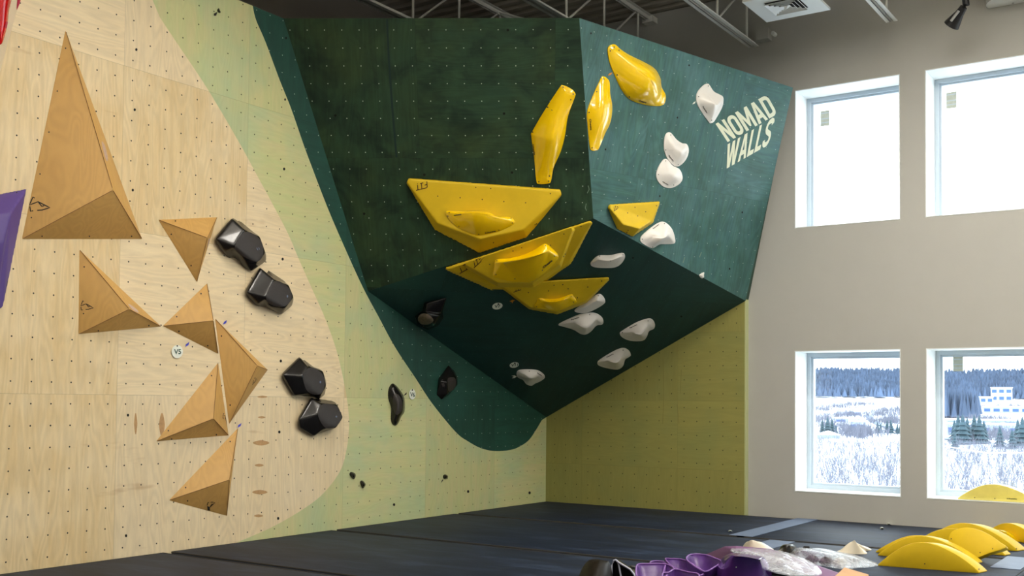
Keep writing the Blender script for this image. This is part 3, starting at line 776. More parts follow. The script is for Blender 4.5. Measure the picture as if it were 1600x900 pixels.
# ---- wooden pyramids on the birch wall
GW = 'birch pyramid volumes on the left wall'
def pyramid(b, ap, label, dots, logo=None):
    o = faceted('wooden_volume', PL, b, [ap], [(0, 1, 3), (1, 2, 3), (2, 0, 3)], M['vol'], label, 'wooden volume', GW, bev=.007, seg=2)
    t = bvh([o]); screws(dots, t, o, 1.25)
    # exposed dark ply edge along each outer edge
    A = PL.px(*ap[:2], ap[2])
    for (x, y) in b:
        P = PL.px(x, y, .004); d = (A - P)
        MB().tube([P + d * .02, P + d * .985], .0024, 6).build('ply_edge', M['vol_edge'], o)
    if logo: decal('logo', logo, t, M['ink'], o)
    return o
pyramid([(102, 45), (33.5, 374), (222.5, 374)], (176.5, 297, .34), 'tallest birch pyramid volume with a long pointed top, beside the purple volume',
        [(102.5, 75.5), (89.5, 142.5), (76.5, 206.5), (62.5, 272), (49, 340), (65.5, 369), (139.5, 369), (205.5, 369)], logo_arrow((46, 309.5), (32, 0), (0, 26), 1.7))
pyramid([(123.5, 389), (122, 522.5), (252.5, 510.5)], (202, 483, .23), 'birch pyramid volume touching the small one right of it, below the tallest one',
        [(131.5, 417), (130.5, 490), (153.5, 516.5), (232.5, 508.5)], logo_arrow((126, 471), (20, 0), (0, 17), 1.2))
pyramid([(246.5, 343), (307.5, 441.5), (339.5, 339)], (324, 371.5, .2), 'small downward pointing birch pyramid volume beside the topmost black hold',
        [(274, 345.5), (267.5, 366), (298.5, 415)])
pyramid([(323.5, 442), (253.5, 509.5), (341, 553.5)], (333.5, 501, .19), 'small birch pyramid volume with dark grey-brown underside above the V5 tag',
        [(314, 459), (276, 495), (279.5, 517.5), (324.5, 540)])
pyramid([(335.5, 497), (357.5, 663.5), (418.5, 578)], (402, 571.5, .2), 'birch pyramid volume with a broad amber left face, right end of the chain',
        [(346, 525), (359.5, 633)], logo_arrow((402, 592), (-5, 11), (-5, -3), .6))
pyramid([(341, 565.5), (243, 690), (357.5, 680.5)], (333.5, 654, .2), 'birch pyramid volume tucked left below the amber one',
        [(330.5, 587), (263, 673), (268, 686), (338, 679)], logo_arrow((348, 646), (8, 2), (0, 10), .9))
pyramid([(372, 668), (263, 782), (354.5, 806.5)], (358.5, 749.5, .19), 'lowest birch pyramid volume with a grey bottom face near the floor',
        [(359.5, 690), (290, 762), (293, 782.5)], logo_arrow((322, 797), (12, -3), (3, -15), 1.1))

M['rub'] = plain('rubbed_patch', srgb(196, 168, 150), .7, nz=.12, nscale=40)
for nm, pts in (('wooden_volume', [(158.5, 222), (163, 226), (168, 244), (167.5, 252), (164, 246)]), ('wooden_volume.001', [(200, 475), (206, 477.5), (214, 484), (216.5, 488.5), (210, 486), (204, 481)]),
                ('wooden_volume.002', [(326, 373), (329, 376), (328, 388), (323.5, 397), (321.5, 398)]), ('wooden_volume.003', [(329, 452), (331.5, 456), (333, 468), (331.5, 474)])):
    q = bpy.data.objects[nm]; decal('rubbed_patch', [(spline(pts, 3), [list(range(len(pts) * 3))])], bvh([q]), M['rub'], q, .0015)

# ---- pale wooden wedge with a red hold in the top left corner
wv = faceted('wooden_volume', PL, [(42, -40), (-2, 121), (-90, 80), (-60, -90)], [(22, -30, .12), (-12, 100, .12), (-70, 60, .3), (-50, -60, .3)],
             [(0, 1, 5, 4), (1, 2, 6, 5), (2, 3, 7, 6), (3, 0, 4, 7), (4, 5, 6, 7)], plain('pale_birch_face', srgb(232, 214, 184), .5, nz=.05, nscale=4), 'pale birch wedge volume carrying the red hold at the top left corner', 'wooden volume')
PR = Plane(PL.px(0, 40, .15), (1, -.15, -.1))
r = loft('climbing_hold', PR, [(18.5, -12), (17, 0), (13, 20), (10.5, 40), (6.5, 57), (0, 70), (-14, 60), (-22, 20), (-18, -14), (0, -24)], [(2, -4, .1), (0, 40, .07)], M['red'], 'glossy red hold cut off by the top left corner', group=None, p=2.2)
decal('scratched_label', [stroke_faces([(10.5, 34), (8.5, 44)], 3)], bvh([r]), M['pink'], r)
loft('climbing_hold', PL, [(26, -12), (32, -6), (31, 3), (28, 11), (25, 16), (24, 6), (24, -4)], [(28, -4, .05), (27.5, 6, .03)], M['pink'], 'tiny crimson hold sliver beside the pale wedge at top left', lip=.006)

# ---- purple wall volume at the left edge
pv = faceted('climbing_volume', PL, [(43.5, 292.5), (4.5, 487), (-30, 487), (-95, 320)], [(17.3, 333, .22), (6.8, 377, .24), (-6, 470, .05), (-70, 345, .22), (-40, 400, .24)],
             [(0, 4, 7, 3), (0, 1, 6, 5, 4), (4, 5, 8, 7), (1, 2, 6), (6, 2, 8, 5), (2, 3, 7, 8)], M['purple'], 'matte purple faceted volume cut by the left edge', 'volume', rnd=5, bev=.012, seg=3)
screws([(26, 301), (23, 387), (20.5, 419), (10.5, 448)], bvh([pv]), pv, 1.1)

# ---- black macro holds on the birch wall: two lumps fused and smoothed
def fused(name, pl, lumps, mat, label, vox=.011, sm=17, group=None, bev=.02):
    V, F = [], []
    for L in lumps:
        v, f = hull([pl.px(x, y, h) for x, y, h in L])
        c = sum(v, Vector()) / len(v); v = [q + (q - c).normalized() * .017 for q in v]
        n = len(V); V += v; F += [[i + n for i in q] for q in f]
    v, f = remesh(V, F, vox, sm)
    o = mesh_obj(name, v, f, mat, smooth=True); tag(o, label, 'climbing hold', group); return o
def texture_skin(o, pl, pts, mat, name='textured_face', label=None, off=.004, n=14):
    """a slightly raised dual-texture skin that follows the hold's surface inside a pixel outline"""
    t = bvh([o]); c = (sum(p[0] for p in pts) / len(pts), sum(p[1] for p in pts) / len(pts)); sp = spline(pts, 5); m = len(sp)
    V = [c]; F = []
    for k in range(1, n + 1):
        for (x, y) in sp: V.append((c[0] + (x - c[0]) * k / n, c[1] + (y - c[1]) * k / n))
    for i in range(m): F.append((0, 1 + i, 1 + (i + 1) % m))
    for k in range(n - 1):
        for i in range(m): F.append((1 + k * m + i, 1 + (k + 1) * m + i, 1 + (k + 1) * m + (i + 1) % m, 1 + k * m + (i + 1) % m))
    s = decal(name, [(V, F)], t, mat, o, off)
    for p in s.data.polygons: p.use_smooth = True
    if label: s['label'] = label
    return s
GB = 'black macro holds on the left wall'
h1 = fused('climbing_hold', PL, [
    [(364, 341.7, 0), (340, 368, 0), (337.4, 378, 0), (357, 402, 0), (386, 402, 0), (392, 360, 0), (362, 343, .06), (338.5, 373, .06), (380, 360.5, .17), (365.5, 383.5, .17), (350, 392, .06)],
    [(371, 384, 0), (378, 414, 0), (393, 422.5, 0), (415, 408, 0), (415, 398, 0), (402, 368, 0), (382, 361.5, .17), (366, 384, .17), (405, 371.5, .13), (412, 394, .13), (400, 408, .14), (386, 404, .11), (392.5, 421.5, .05)],
    [(375, 346, 0), (403, 369, 0), (371, 405, 0), (345, 389, 0), (382, 361, .17), (366, 384, .17), (395, 370, .13), (380, 400, .1)]],
    M['black'], 'topmost black macro hold, right of the small downward birch pyramid', group=GB)
texture_skin(h1, PL, [(382, 362.5), (366.5, 384), (375, 397), (400, 408.5), (411, 396), (405, 373)], M['black_tex'])
decal('mark', [stroke_faces([(400.5, 387), (402.5, 391)], 1), stroke_faces([(403.5, 386.5), (405, 390)], 1)], bvh([h1]), M['tape'], h1, .006)
h2 = fused('climbing_hold', PL, [
    [(405.5, 419.5, 0), (386, 451, 0), (386, 462, 0), (403, 477, 0), (425, 476, 0), (430, 440, 0), (407, 420.5, .06), (386.5, 456, .07), (427, 438, .16), (415, 463.5, .17), (402, 474, .07)],
    [(418, 462, 0), (421, 482, 0), (438.5, 490.5, 0), (455, 478, 0), (458, 468, 0), (447, 444, 0), (428, 439, .16), (415, 464, .17), (450, 447, .12), (456.5, 464, .13), (445, 479, .14), (420, 478, .1), (440, 489, .04)],
    [(419, 423, 0), (445, 440, 0), (420, 480, 0), (402, 477, 0), (428, 439.5, .16), (415, 464, .17), (440, 447, .12), (428, 475, .1)]],
    M['black'], 'second black macro hold from the top, just under the topmost one', group=GB)
texture_skin(h2, PL, [(428, 439.5), (415.5, 464), (424, 476), (444, 478.5), (455.5, 465), (449, 448)], M['black_tex'])
decal('mark', [disc(448.5, 463, 1.2, 2)], bvh([h2]), M['tape'], h2, .006)
h3 = fused('climbing_hold', PL, [
    [(467, 559, 0), (442.5, 583, 0), (442.5, 592, 0), (458, 617, 0), (482, 616, 0), (484, 575, 0), (468, 560, .06), (443.5, 586, .07), (480, 575, .15), (471.5, 588, .17), (478, 613, .12), (460, 616, .06)],
    [(478, 612, 0), (498, 623, 0), (507, 616, 0), (509, 596, 0), (498, 577, 0), (483, 573.5, .13), (472, 588, .17), (479, 612, .13), (504, 582, .11), (507.5, 602, .12), (500, 616.5, .13)],
    [(475, 563, 0), (492, 576, 0), (492, 620, 0), (465, 617, 0), (483, 574, .13), (472, 588, .17), (495, 582, .11), (486, 612, .12)]],
    M['black'], 'third black macro hold from the top, with a squared glossy left side', group=GB)
texture_skin(h3, PL, [(484, 574.5), (473, 587), (480, 611), (499, 616), (507, 601), (502, 583)], M['black_tex'])
decal('mark', [disc(500, 597, 1.3, 2)], bvh([h3]), M['tape'], h3, .006)
h4 = fused('climbing_hold', PL, [
    [(486, 622.5, 0), (467.5, 652, 0), (467, 665, 0), (490, 680, 0), (508, 670, 0), (503, 632, 0), (487, 623, .07), (468, 655, .07), (502, 633, .14), (496, 648, .16), (505, 668, .12), (490, 679.5, .06), (470, 668, .06)],
    [(505, 668, 0), (519, 669.5, 0), (533, 655, 0), (530, 642, 0), (523, 629, 0), (504, 632, .14), (496, 648, .16), (506, 668, .13), (526, 634, .10), (534, 652, .12), (524, 667, .13)],
    [(492, 623, 0), (520, 627, 0), (518, 670, 0), (492, 679, 0), (503, 632, .14), (496, 648, .16), (512, 634, .1), (508, 668, .12)]],
    M['black'], 'lowest of the black macro holds, its round right lobe against the green', group=GB)
texture_skin(h4, PL, [(503, 632), (496.5, 648), (507, 667.5), (523, 667), (533.5, 652), (526, 635)], M['black_tex'])
decal('mark', [disc(525, 651, 1.3, 1.5)], bvh([h4]), M['tape'], h4, .006)
# slim black hold on pale green
h5 = loft('climbing_hold', PL, [(612, 599.5), (617, 601.5), (623, 608), (629, 617), (631.5, 627), (631, 643), (626, 651), (621.5, 661), (617, 665), (612.5, 662), (610.5, 654), (611, 638), (606.5, 622), (607, 608)],
          [(615, 608, .06), (622, 628, .12), (617.5, 656, .06)], M['black'], 'slim curved black hold beside the V6 tag', p=2.0)
texture_skin(h5, PL, [(615, 618), (622, 617), (628, 628), (627, 642), (619, 648), (614, 636)], M['black_tex'])
screws([(627.5, 628.8)], bvh([h5]), h5, 1.2, 'hole')
h6 = fused('climbing_hold', PL, [[(700.5, 572, .01), (686, 592, 0), (683, 616, 0), (690, 623, 0), (701, 616, 0), (714, 601, 0), (714.5, 590, 0), (709, 580, 0), (689, 596, .07), (698, 597, .13), (699, 614, .09), (712, 592, .06), (701, 573, .02)]],
           M['black'], 'small dual texture black hold on the dark green curve', vox=.008, sm=3)
texture_skin(h6, PL, [(700, 591), (709, 590), (712.5, 597), (710, 607), (701, 612), (699, 602)], M['black_tex'])
decal('shine_face', [stroke_faces([(690.5, 594), (693.5, 604)], 4)], bvh([h6]), M['black_tex'], h6, .003)
screws([(694.5, 604), (711, 600.5)], bvh([h6]), h6, 1.1, 'hole')
h7 = fused('climbing_hold', PC, [[(664, 474, 0), (696, 465.5, .0), (693, 478, 0), (690, 490, 0), (660, 489, 0), (668, 474, .05), (696, 466, .04), (688, 486, .1), (666, 486, .12)],
                                 [(650, 494, 0), (653, 506, 0), (668, 515.5, 0), (684, 509, 0), (692, 497, 0), (690, 486, 0), (663, 486, 0), (657, 494, .12), (657, 503, .12), (668, 497, .2), (678, 506, .15), (685, 494, .14), (668, 510, .1), (668, 489, .16)]],
           M['black'], 'horned black hold with a worn round front under the overhang', vox=.009, sm=7)
texture_skin(h7, PC, [(653.5, 497), (657, 491.5), (665, 490), (673, 494), (677, 500.5), (671, 506), (660, 506.5), (654.5, 502.5)], plain('worn_grey_brown', srgb(104, 92, 78), .6, nz=.4, nscale=25), label='worn brown textured face')
# tiny footholds
def foothold(pl, pts, rid, label, mat='black', lip=.006): return loft('foothold', pl, pts, rid, M[mat], label, 'foothold', None, lip=lip)
foothold(PL, [(548, 737.5), (553.5, 739), (555.5, 743), (553, 748.5), (550, 747), (546, 741.5)], [(550.5, 742.5, .045)], 'tiny black foothold, left one of the pair near the birch curve')
foothold(PL, [(564, 751), (567, 751.5), (571, 757), (567.5, 762.5), (565, 760.5), (562.5, 754)], [(566.5, 757, .045)], 'tiny black foothold, right one of the pair near the birch curve')
foothold(PL, [(695.5, 741.2), (699, 743.2), (699.3, 746), (697, 748.6), (693.5, 748.2), (692, 745.5), (692.8, 742.5)], [(695.8, 744.5, .04)], 'tiny round black foothold low on the pale green wall')
foothold(PF, [(1092.5, 430), (1096, 427), (1099.8, 425.5), (1099.5, 430), (1099.5, 433), (1096, 434.8)], [(1096.5, 430.5, .03)], 'tiny white foothold near the bottom edge of the green side face', 'whitehold')
loft('climbing_hold', PL, [(341.5, 13), (343, 16.5), (344.3, 18.5), (343.5, 20.5), (340.5, 19), (339.3, 15.8)], [(341.7, 17, .03)], M['black'], 'tiny black hold at the top of the pale green band', lip=.006, cat='climbing hold')

# marker clips
def clip(pl, pts, mat, label):
    V = [pl.px(x, y, 0) for x, y in pts] + [pl.px(x, y, .006) for x, y in pts]; n = len(pts)
    o = mesh_obj('marker_clip', V, [list(range(n, 2 * n))] + [(i, (i + 1) % n, n + (i + 1) % n, n + i) for i in range(n)], mat); tag(o, label, 'marker')
clip(PL, [(348.5, 507), (350, 503), (354.5, 500), (353.5, 505)], M['blue'], 'blue diamond marker right of the chain of birch pyramids')
clip(PL, [(290, 542), (290.5, 538), (296, 534), (294.5, 539)], M['blue'], 'blue diamond marker beside the V5 tag')
clip(PL, [(371.5, 668.5), (372.5, 664), (377.5, 661), (376, 665.5)], M['blue'], 'blue diamond marker at the tip of the lowest birch pyramid')
clip(PL, [(334, 24.5), (334.3, 21), (339.8, 18.6), (337.8, 24.5)], M['ink'], 'black diamond marker beside the tiny black hold at the top')
clip(PL, [(630.8, 618.5), (633, 615), (635.8, 613), (635, 616.5)], M['ink'], 'dark diamond marker between the slim black hold and the V6 tag')
clip(PL, [(679, 625), (680.5, 622), (683.5, 619), (682.5, 622.5)], M['taggreen'], 'dark green marker below the dual texture black hold')
clip(PL, [(688.8, 754.8), (690.5, 750.5), (692.5, 748.4), (691.8, 751.5)], M['ink'], 'black marker under the round black foothold')
clip(PF, [(949.8, 118), (952, 114.5), (957, 113), (954.5, 117)], M['orange'], 'yellow diamond marker between the two glossy yellow holds on the green side face')
clip(PF, [(1081.8, 163), (1084, 159.5), (1087, 158.2), (1086, 161.5)], M['tagwhite'], 'white diamond marker beside the topmost white hold')
clip(PC, [(796, 471), (800.5, 468.3), (805, 469.2), (801.8, 471.2), (800.5, 474), (799, 471.5)], M['orange'], 'orange arrow marker left of the lowest yellow volume')
clip(PC, [(799.2, 587.2), (804, 586.3), (807.3, 588.4), (804, 590.8), (799.5, 591), (803, 588.8)], M['tagwhite'], 'white arrow marker beside the lowest white hold')

# grade tags
def tagdisc(pl, x, y, rx, ry, rot, txt, bl, br, up, hole, label):
    d = disc(x, y, rx, ry, 28, rot)[0]; n = 28
    V = [pl.px(a, b, 0) for a, b in d] + [pl.px(a, b, .012) for a, b in d]
    o = mesh_obj('grade_tag', V, [list(range(n, 2 * n))[::1]] + [(i, (i + 1) % n, n + (i + 1) % n, n + i) for i in range(n)], M['tagwhite']); tag(o, label, 'tag', 'round white grade tags')
    decal('hanging_hole', [disc(hole[0], hole[1], 1.1, 1.3)], pl, M['hole'], o, .0135)
    decal('lettering', [text_px(txt, bl, br, up, .02)], pl, M['taggreen'], o, .0135)
tagdisc(PL, 277, 549.3, 8.8, 10.3, 0, 'V5', (272, 553.5), (283, 553.5), (0, -8), (277, 540.5), 'round white tag reading V5 on the birch wall')
tagdisc(PL, 644.3, 616, 5.1, 8.2, 0, 'V6', (641, 619.5), (648.2, 620.5), (0, -7), (644.3, 609.3), 'round white tag reading V6 on the pale green wall')
tagdisc(PC, 777.2, 478.3, 8.2, 5.2, -.2, 'V7', (772.5, 481), (781.5, 480.6), (.5, -4.4), (778.7, 475), 'round white tag reading V7 under the yellow volumes')
tagdisc(PC, 803.5, 570.3, 7.4, 4.4, -.2, 'V11', (798.5, 573), (809, 571.6), (.4, -3.8), (804.5, 567.6), 'round white tag reading V11 above the lowest white hold')

# ------------------------------------------------------------------ yellow FIT volumes
f1 = faceted('climbing_volume', PA, [(628.5, 277), (679, 360), (749, 396.5), (823.5, 371.5), (885.5, 296)], [(683, 348.5, .16), (750, 373.5, .22), (818.5, 358.5, .17), (631, 279, .055), (883.5, 298, .055)],
             [(0, 8, 9, 4), (8, 5, 6, 7, 9), (0, 1, 5, 8), (1, 2, 6, 5), (2, 3, 7, 6), (3, 4, 9, 7)], M['yellow_mat'], 'widest yellow volume, highest of the stack on the overhang front', 'volume', rnd=4, cut=((0, .075), (4, .075)), bev=.022, seg=4)
t1 = bvh([f1])
screws([(743.5, 292.8), (766.7, 294.5), (684, 306.5), (719, 309), (753.5, 311.7), (787.3, 315), (821.3, 316.8), (860, 302.5), (836, 351), (839.5, 351), (771, 379)], t1, f1, 1.0)
decal('logo', logo_fit((650, 297.5), (667.5, 293.3), (-.6, -10), 1.3), t1, M['brown_ink'], f1)
GY = 'yellow volumes stacked on the overhang'
f2 = faceted('climbing_volume', PC, [(689, 419.5), (767, 454.5), (838, 451.5), (893, 412.5), (930, 341.5)], [(700, 420.5, .035), (769, 447.5, .05), (836, 444.5, .05), (888.5, 410.5, .05), (926, 345.5, .035)],
             [(0, 5, 9, 4), (5, 6, 7, 8, 9), (0, 1, 6, 5), (1, 2, 7, 6), (2, 3, 8, 7), (3, 4, 9, 8)], M['yellow_mat'], 'flat yellow volume behind the smaller stacked one, lying along the overhang crease', 'volume', rnd=2, cut=((0, .06), (4, .06)), bev=.014, seg=3)
t2_ = bvh([f2]); decal('logo', logo_fit((718, 427.5), (740, 415), (-3.5, -9), 1.3), t2_, M['brown_ink'], f2); screws([(907.7, 353.8), (883, 395)], t2_, f2, 1.0)
f3 = faceted('climbing_volume', PC, [(722, 416), (779, 449.8), (835, 450), (877, 418.5), (899, 358), (894, 353.5)], [(722, 411, .14), (777.5, 441.8, .26), (831, 442.8, .28), (875, 413.5, .26), (896, 360, .15), (893, 354, .14)],
             [(0, 1, 7, 6), (1, 2, 8, 7), (2, 3, 9, 8), (3, 4, 10, 9), (4, 5, 11, 10), (5, 0, 6, 11), (6, 7, 8, 9, 10, 11)], M['yellow_mat'], 'yellow volume mounted on top of the flat one, middle of the stack', 'volume', rnd=2, cut=((0, .04),), bev=.016, seg=3, backh=.03)
t3 = bvh([f3]); decal('logo', logo_fit((740.5, 418.5), (752, 408), (-2.2, -9), 1.2), t3, M['brown_ink'], f3)
screws([(815, 387), (801.5, 392), (765, 413), (881, 365.5), (860.3, 383), (883, 397), (880.5, 400.5)], t3, f3, 1.0)
f4 = faceted('climbing_volume', PC, [(770, 443), (790, 456), (826.5, 484), (871, 492), (917, 474), (958, 432)], [(780, 444, .05), (795, 455, .06), (829, 480.5, .09), (870, 487, .10), (914, 471.5, .08), (953.5, 433.5, .045)],
             [(0, 6, 11, 5), (6, 7, 8, 9, 10, 11), (0, 1, 7, 6), (1, 2, 8, 7), (2, 3, 9, 8), (3, 4, 10, 9), (4, 5, 11, 10)], M['yellow_mat'], 'lowest yellow volume of the stack, under the overhang', 'volume', rnd=2, cut=((5, .06),), bev=.014, seg=3)
t4 = bvh([f4]); screws([(865.5, 445.5), (879.3, 444.5), (857, 454.3), (887.7, 451), (918.3, 448.3), (940, 439), (825.5, 457), (902.3, 465)], t4, f4, 1.0)
decal('logo', [stroke_faces([(802, 456.5), (814, 452.5)], 1.1), stroke_faces([(806, 454.5), (806, 452.5)], 1), stroke_faces([(810, 453.5), (810, 451.5)], 1)], t4, M['brown_ink'], f4)
f5 = faceted('climbing_volume', PF, [(946, 319.5), (964, 359), (988, 371), (1021, 349), (1033, 314)], [(973.5, 350.5, .15), (999.5, 357.5, .17), (1018.5, 345.5, .06), (948.5, 320.5, .04), (1031, 315, .04)],
             [(0, 8, 9, 4), (8, 5, 6, 7, 9), (0, 1, 5, 8), (1, 2, 6, 5), (2, 3, 7, 6), (3, 4, 9, 7)], M['yellow_mat'], 'small yellow volume on the green side face above a white hold', 'volume', rnd=4, cut=((0, .045), (4, .045)), bev=.014, seg=3)
t5 = bvh([f5]); decal('logo', logo_fit((959, 330), (965.5, 325.5), (-1, -6), .8), t5, M['ink'], f5)
screws([(992, 324), (980.5, 332.8), (1008.7, 330.8), (996.3, 337.5), (1025.5, 321.5), (981.5, 360), (979.5, 363)], t5, f5, .9)

# ------------------------------------------------------------------ glossy yellow holds
def cheeta(o, bl, br, up, mat='ink'): decal('lettering', [text_px('Cheeta', bl, br, up, .03)], bvh([o]), M[mat], o, .003)
# on the volumes
def vol_plane(pts): a, b, c = pts; return plane3(a, b, c)
pf1 = vol_plane([cast(t1, 700, 315), cast(t1, 800, 320), cast(t1, 750, 355)])
y1 = loft('climbing_hold', pf1, [(697, 331), (702, 329.3), (718, 330), (735, 329), (750, 328.5), (765, 331), (777, 337), (790, 338.5), (799, 340), (803.5, 345), (803, 349.5), (790, 357), (775, 363), (750, 368.5), (740, 367), (720, 358), (706, 347), (698, 337)],
          [(712, 334, .06), (750, 333, .19), (792, 344, .06)], M['yellow'], 'glossy yellow crescent hold screwed to the widest yellow volume', p=1.7, lip=.008, sm=3)
screws([(702, 332.3), (698.3, 338), (717, 353.5), (748, 366), (798.5, 341), (800.5, 348.3), (779.5, 359.5)], bvh([y1]), y1, .9); cheeta(y1, (757.5, 365.3), (774.5, 362), (0, -2.7))
pf3 = vol_plane([cast(t3, 760, 425), cast(t3, 860, 375), cast(t3, 825, 437)])
y2 = loft('climbing_hold', pf3, [(775, 406), (795, 403.5), (815, 399), (832, 392), (845, 384), (851.5, 381), (858, 384), (868, 393), (872.5, 399), (870, 406), (858, 419), (845, 430), (829, 439.5), (812, 440), (795, 438.5), (778, 434.5), (770.5, 430.5), (772, 417)],
          [(785, 410, .06), (822, 404, .2), (857, 393, .08)], M['yellow'], 'glossy yellow hold on the middle volume of the stack', p=1.7, lip=.008, sm=3)
screws([(776.5, 407.3), (775, 428.8), (804.5, 435.5), (852.3, 383.8), (866.3, 400), (847.3, 422)], bvh([y2]), y2, .9); cheeta(y2, (849.5, 419.5), (863.5, 407.5), (-2.2, -2.6))
pf4 = vol_plane([cast(t4, 830, 470), cast(t4, 905, 450), cast(t4, 870, 484)])
y3 = loft('climbing_hold', pf4, [(834, 478.5), (837, 473.5), (842.5, 466), (852, 466.8), (868, 467), (880, 464), (892.5, 459.8), (897, 464), (901, 471), (895, 475), (885, 479.5), (870, 484.5), (855, 481.5), (840, 480.5)],
          [(848, 471, .03), (868, 472, .09), (889, 466.5, .03)], M['yellow'], 'small glossy yellow hold on the lowest volume of the stack', p=1.6, lip=.008, sm=2)
screws([(842.5, 468), (838.5, 479), (892.5, 463), (896, 472)], bvh([y3]), y3, .8)
# on the overhang front
y4 = loft('climbing_hold', PA, [(879.7, 133), (893, 139), (899, 146), (898, 152), (887.5, 182), (883, 211), (876, 236.7), (865, 262), (861, 282), (857, 286.3), (843, 287.3), (838, 282), (835, 250), (830.2, 213.4), (831.8, 205), (851.7, 171), (874, 137)],
          [(885, 150, .05), (868, 180, .10), (862, 215, .16), (855, 245, .1), (850, 274, .03)], M['yellow'], 'tall glossy yellow hold on the dark front of the overhang', p=1.8, sm=3, lip=.012)
screws([(880, 136.3), (895.5, 147), (891.8, 155.8), (855, 167.3), (832.5, 206.5), (842, 283.8), (857.5, 283), (858.5, 275)], bvh([y4]), y4, 1.1); cheeta(y4, (831.8, 225), (834.5, 242), (2.6, .3))
y5 = loft('climbing_hold', PF, [(943, 119.7), (946.7, 121.6), (951.5, 128.5), (952.5, 146), (955.7, 167), (953, 190), (944.5, 209), (935, 231.4), (931, 234.8), (923.5, 234.8), (921, 228), (917.7, 194.4), (916.8, 177.6), (921.3, 160.7), (938, 123)],
          [(945, 132, .03), (944, 165, .1), (938, 195, .1), (928, 225, .03)], M['yellow'], 'slim glossy yellow hold beside the vertical edge of the overhang', p=1.7, sm=3)
screws([(943.5, 123.5), (932.5, 143.3), (920.5, 175.5), (925, 231)], bvh([y5]), y5, 1.1); cheeta(y5, (921, 185.5), (922.3, 203.5), (2.8, .2))
y6 = loft('climbing_hold', PF, [(955.7, 69.3), (961, 70), (969, 77), (984.4, 86.5), (1007.8, 97.4), (1023.3, 107.6), (1031, 121.6), (1033.4, 137), (1039, 148), (1038.3, 159), (1034, 164.3), (1023, 165.8), (1004.7, 163.4), (984.4, 155.8), (972, 141.8), (961, 120), (951.8, 96.7), (949, 78), (951.5, 71.8)],
          [(962, 82, .04), (995, 108, .14), (1016, 124, .22), (1024, 140, .17), (1030, 156, .05)], M['yellow'], 'largest glossy yellow hold, bulging near the top of the green side face', p=1.9, sm=3)
screws([(953.5, 79.5), (959.5, 73.5), (967, 78.5), (964.5, 117), (983.5, 151.5)], bvh([y6]), y6, 1.1); cheeta(y6, (997.5, 158.5), (1009.5, 161.5), (.7, -3))

# ------------------------------------------------------------------ white holds
GWH = 'white holds on the overhang'
def whold(pl, out, rid, label, dots, txt=None, **k):
    o = loft('climbing_hold', pl, out, rid, M['whitehold'], label, group=GWH, **k)
    t = bvh([o]); screws(dots, t, o, .8)
    if txt: decal('lettering', [text_px('Squadra', txt[0], txt[1], txt[2], .05)], t, M['ink'], o, .0025)
    return o
K = dict(p=1.8, q=.35, sm=3, lip=.01)
whold(PF, [(1104.7, 130.8), (1107.5, 132.4), (1114.4, 142.6), (1123, 147.3), (1128.7, 151), (1129.6, 158), (1127, 169), (1116, 188.4), (1111, 192), (1106.4, 190), (1090.4, 166), (1087.3, 152), (1090.4, 142), (1099, 133)], [(1106, 148, .03), (1116, 162, .15), (1122, 162, .1)],
      'topmost white hold, left of the painted lettering', [(1106.5, 134.5), (1091.5, 151), (1111.8, 187.7)], ((1097, 166.5), (1103.7, 177), (2, -1.2)), **K)
whold(PF, [(1043, 207), (1048, 208), (1056.5, 218), (1065, 223.7), (1072, 225), (1075.4, 233), (1073.6, 244), (1067.5, 253.7), (1059, 259.8), (1051.6, 258), (1043, 248.8), (1037.5, 235), (1037, 222), (1039, 211.5)], [(1056, 232, .09), (1065, 237, .1)],
      'white hold with a raised left horn, upper one of the touching pair', [(1048, 211), (1040, 234.3), (1059.5, 257)], ((1044, 243.5), (1051.3, 252.8), (1.8, -1.3)), **K)
whold(PF, [(1038.7, 248), (1043, 250), (1050.3, 258.6), (1060, 263.5), (1064.4, 270.8), (1065.6, 279.4), (1061.3, 286.7), (1052.8, 292.2), (1044.2, 293.8), (1034.5, 290.4), (1027, 281.8), (1025, 272), (1028.3, 261), (1034.5, 251)], [(1046, 271, .07), (1053, 275, .09)],
      'rounded white hold, lower one of the touching pair', [(1040, 251.5), (1028.7, 272.7), (1052.5, 289)], ((1034.5, 284.5), (1043.7, 290), (1, -1.8)), **K)
whold(PF, [(1032.7, 346.5), (1041.4, 349), (1050, 359), (1054.2, 373.6), (1053.5, 379.6), (1048.6, 381), (1040, 381.4), (1030, 381.8), (1022, 386.5), (1016, 387), (1002.4, 379.4), (1000, 373.6), (1004, 366.4), (1019.7, 353.4)], [(1020, 370, .06), (1034, 372, .16), (1044, 368, .1)],
      'broad white hold touching the corner of the small yellow volume', [(1003.5, 373.7), (1019.7, 386), (1038, 349.5)], ((1020.5, 358.5), (1030, 351.7), (-.8, -1.8)), **K)
whold(PC, [(922.5, 412), (927, 405.4), (936, 399), (953, 398.6), (970.6, 395), (975.7, 396.8), (975.5, 402), (970.6, 409.7), (962, 415.5), (949, 417), (930, 416)], [(934, 406, .05), (952, 408, .12), (968, 402, .05)],
      'long saddle shaped white hold just under the overhang crease', [(937, 400.3), (973.3, 398), (954.3, 407.5)], **dict(K, lip=.02))
whold(PC, [(898, 484), (902, 487.6), (916.7, 487.7), (931.7, 481.5), (943.3, 474), (945.4, 469), (941.7, 462), (935, 459), (923, 466), (910, 475)], [(916, 479, .06), (932, 470, .08)],
      'white hold half hidden behind the lowest yellow volume', [(934.8, 462)], **K)
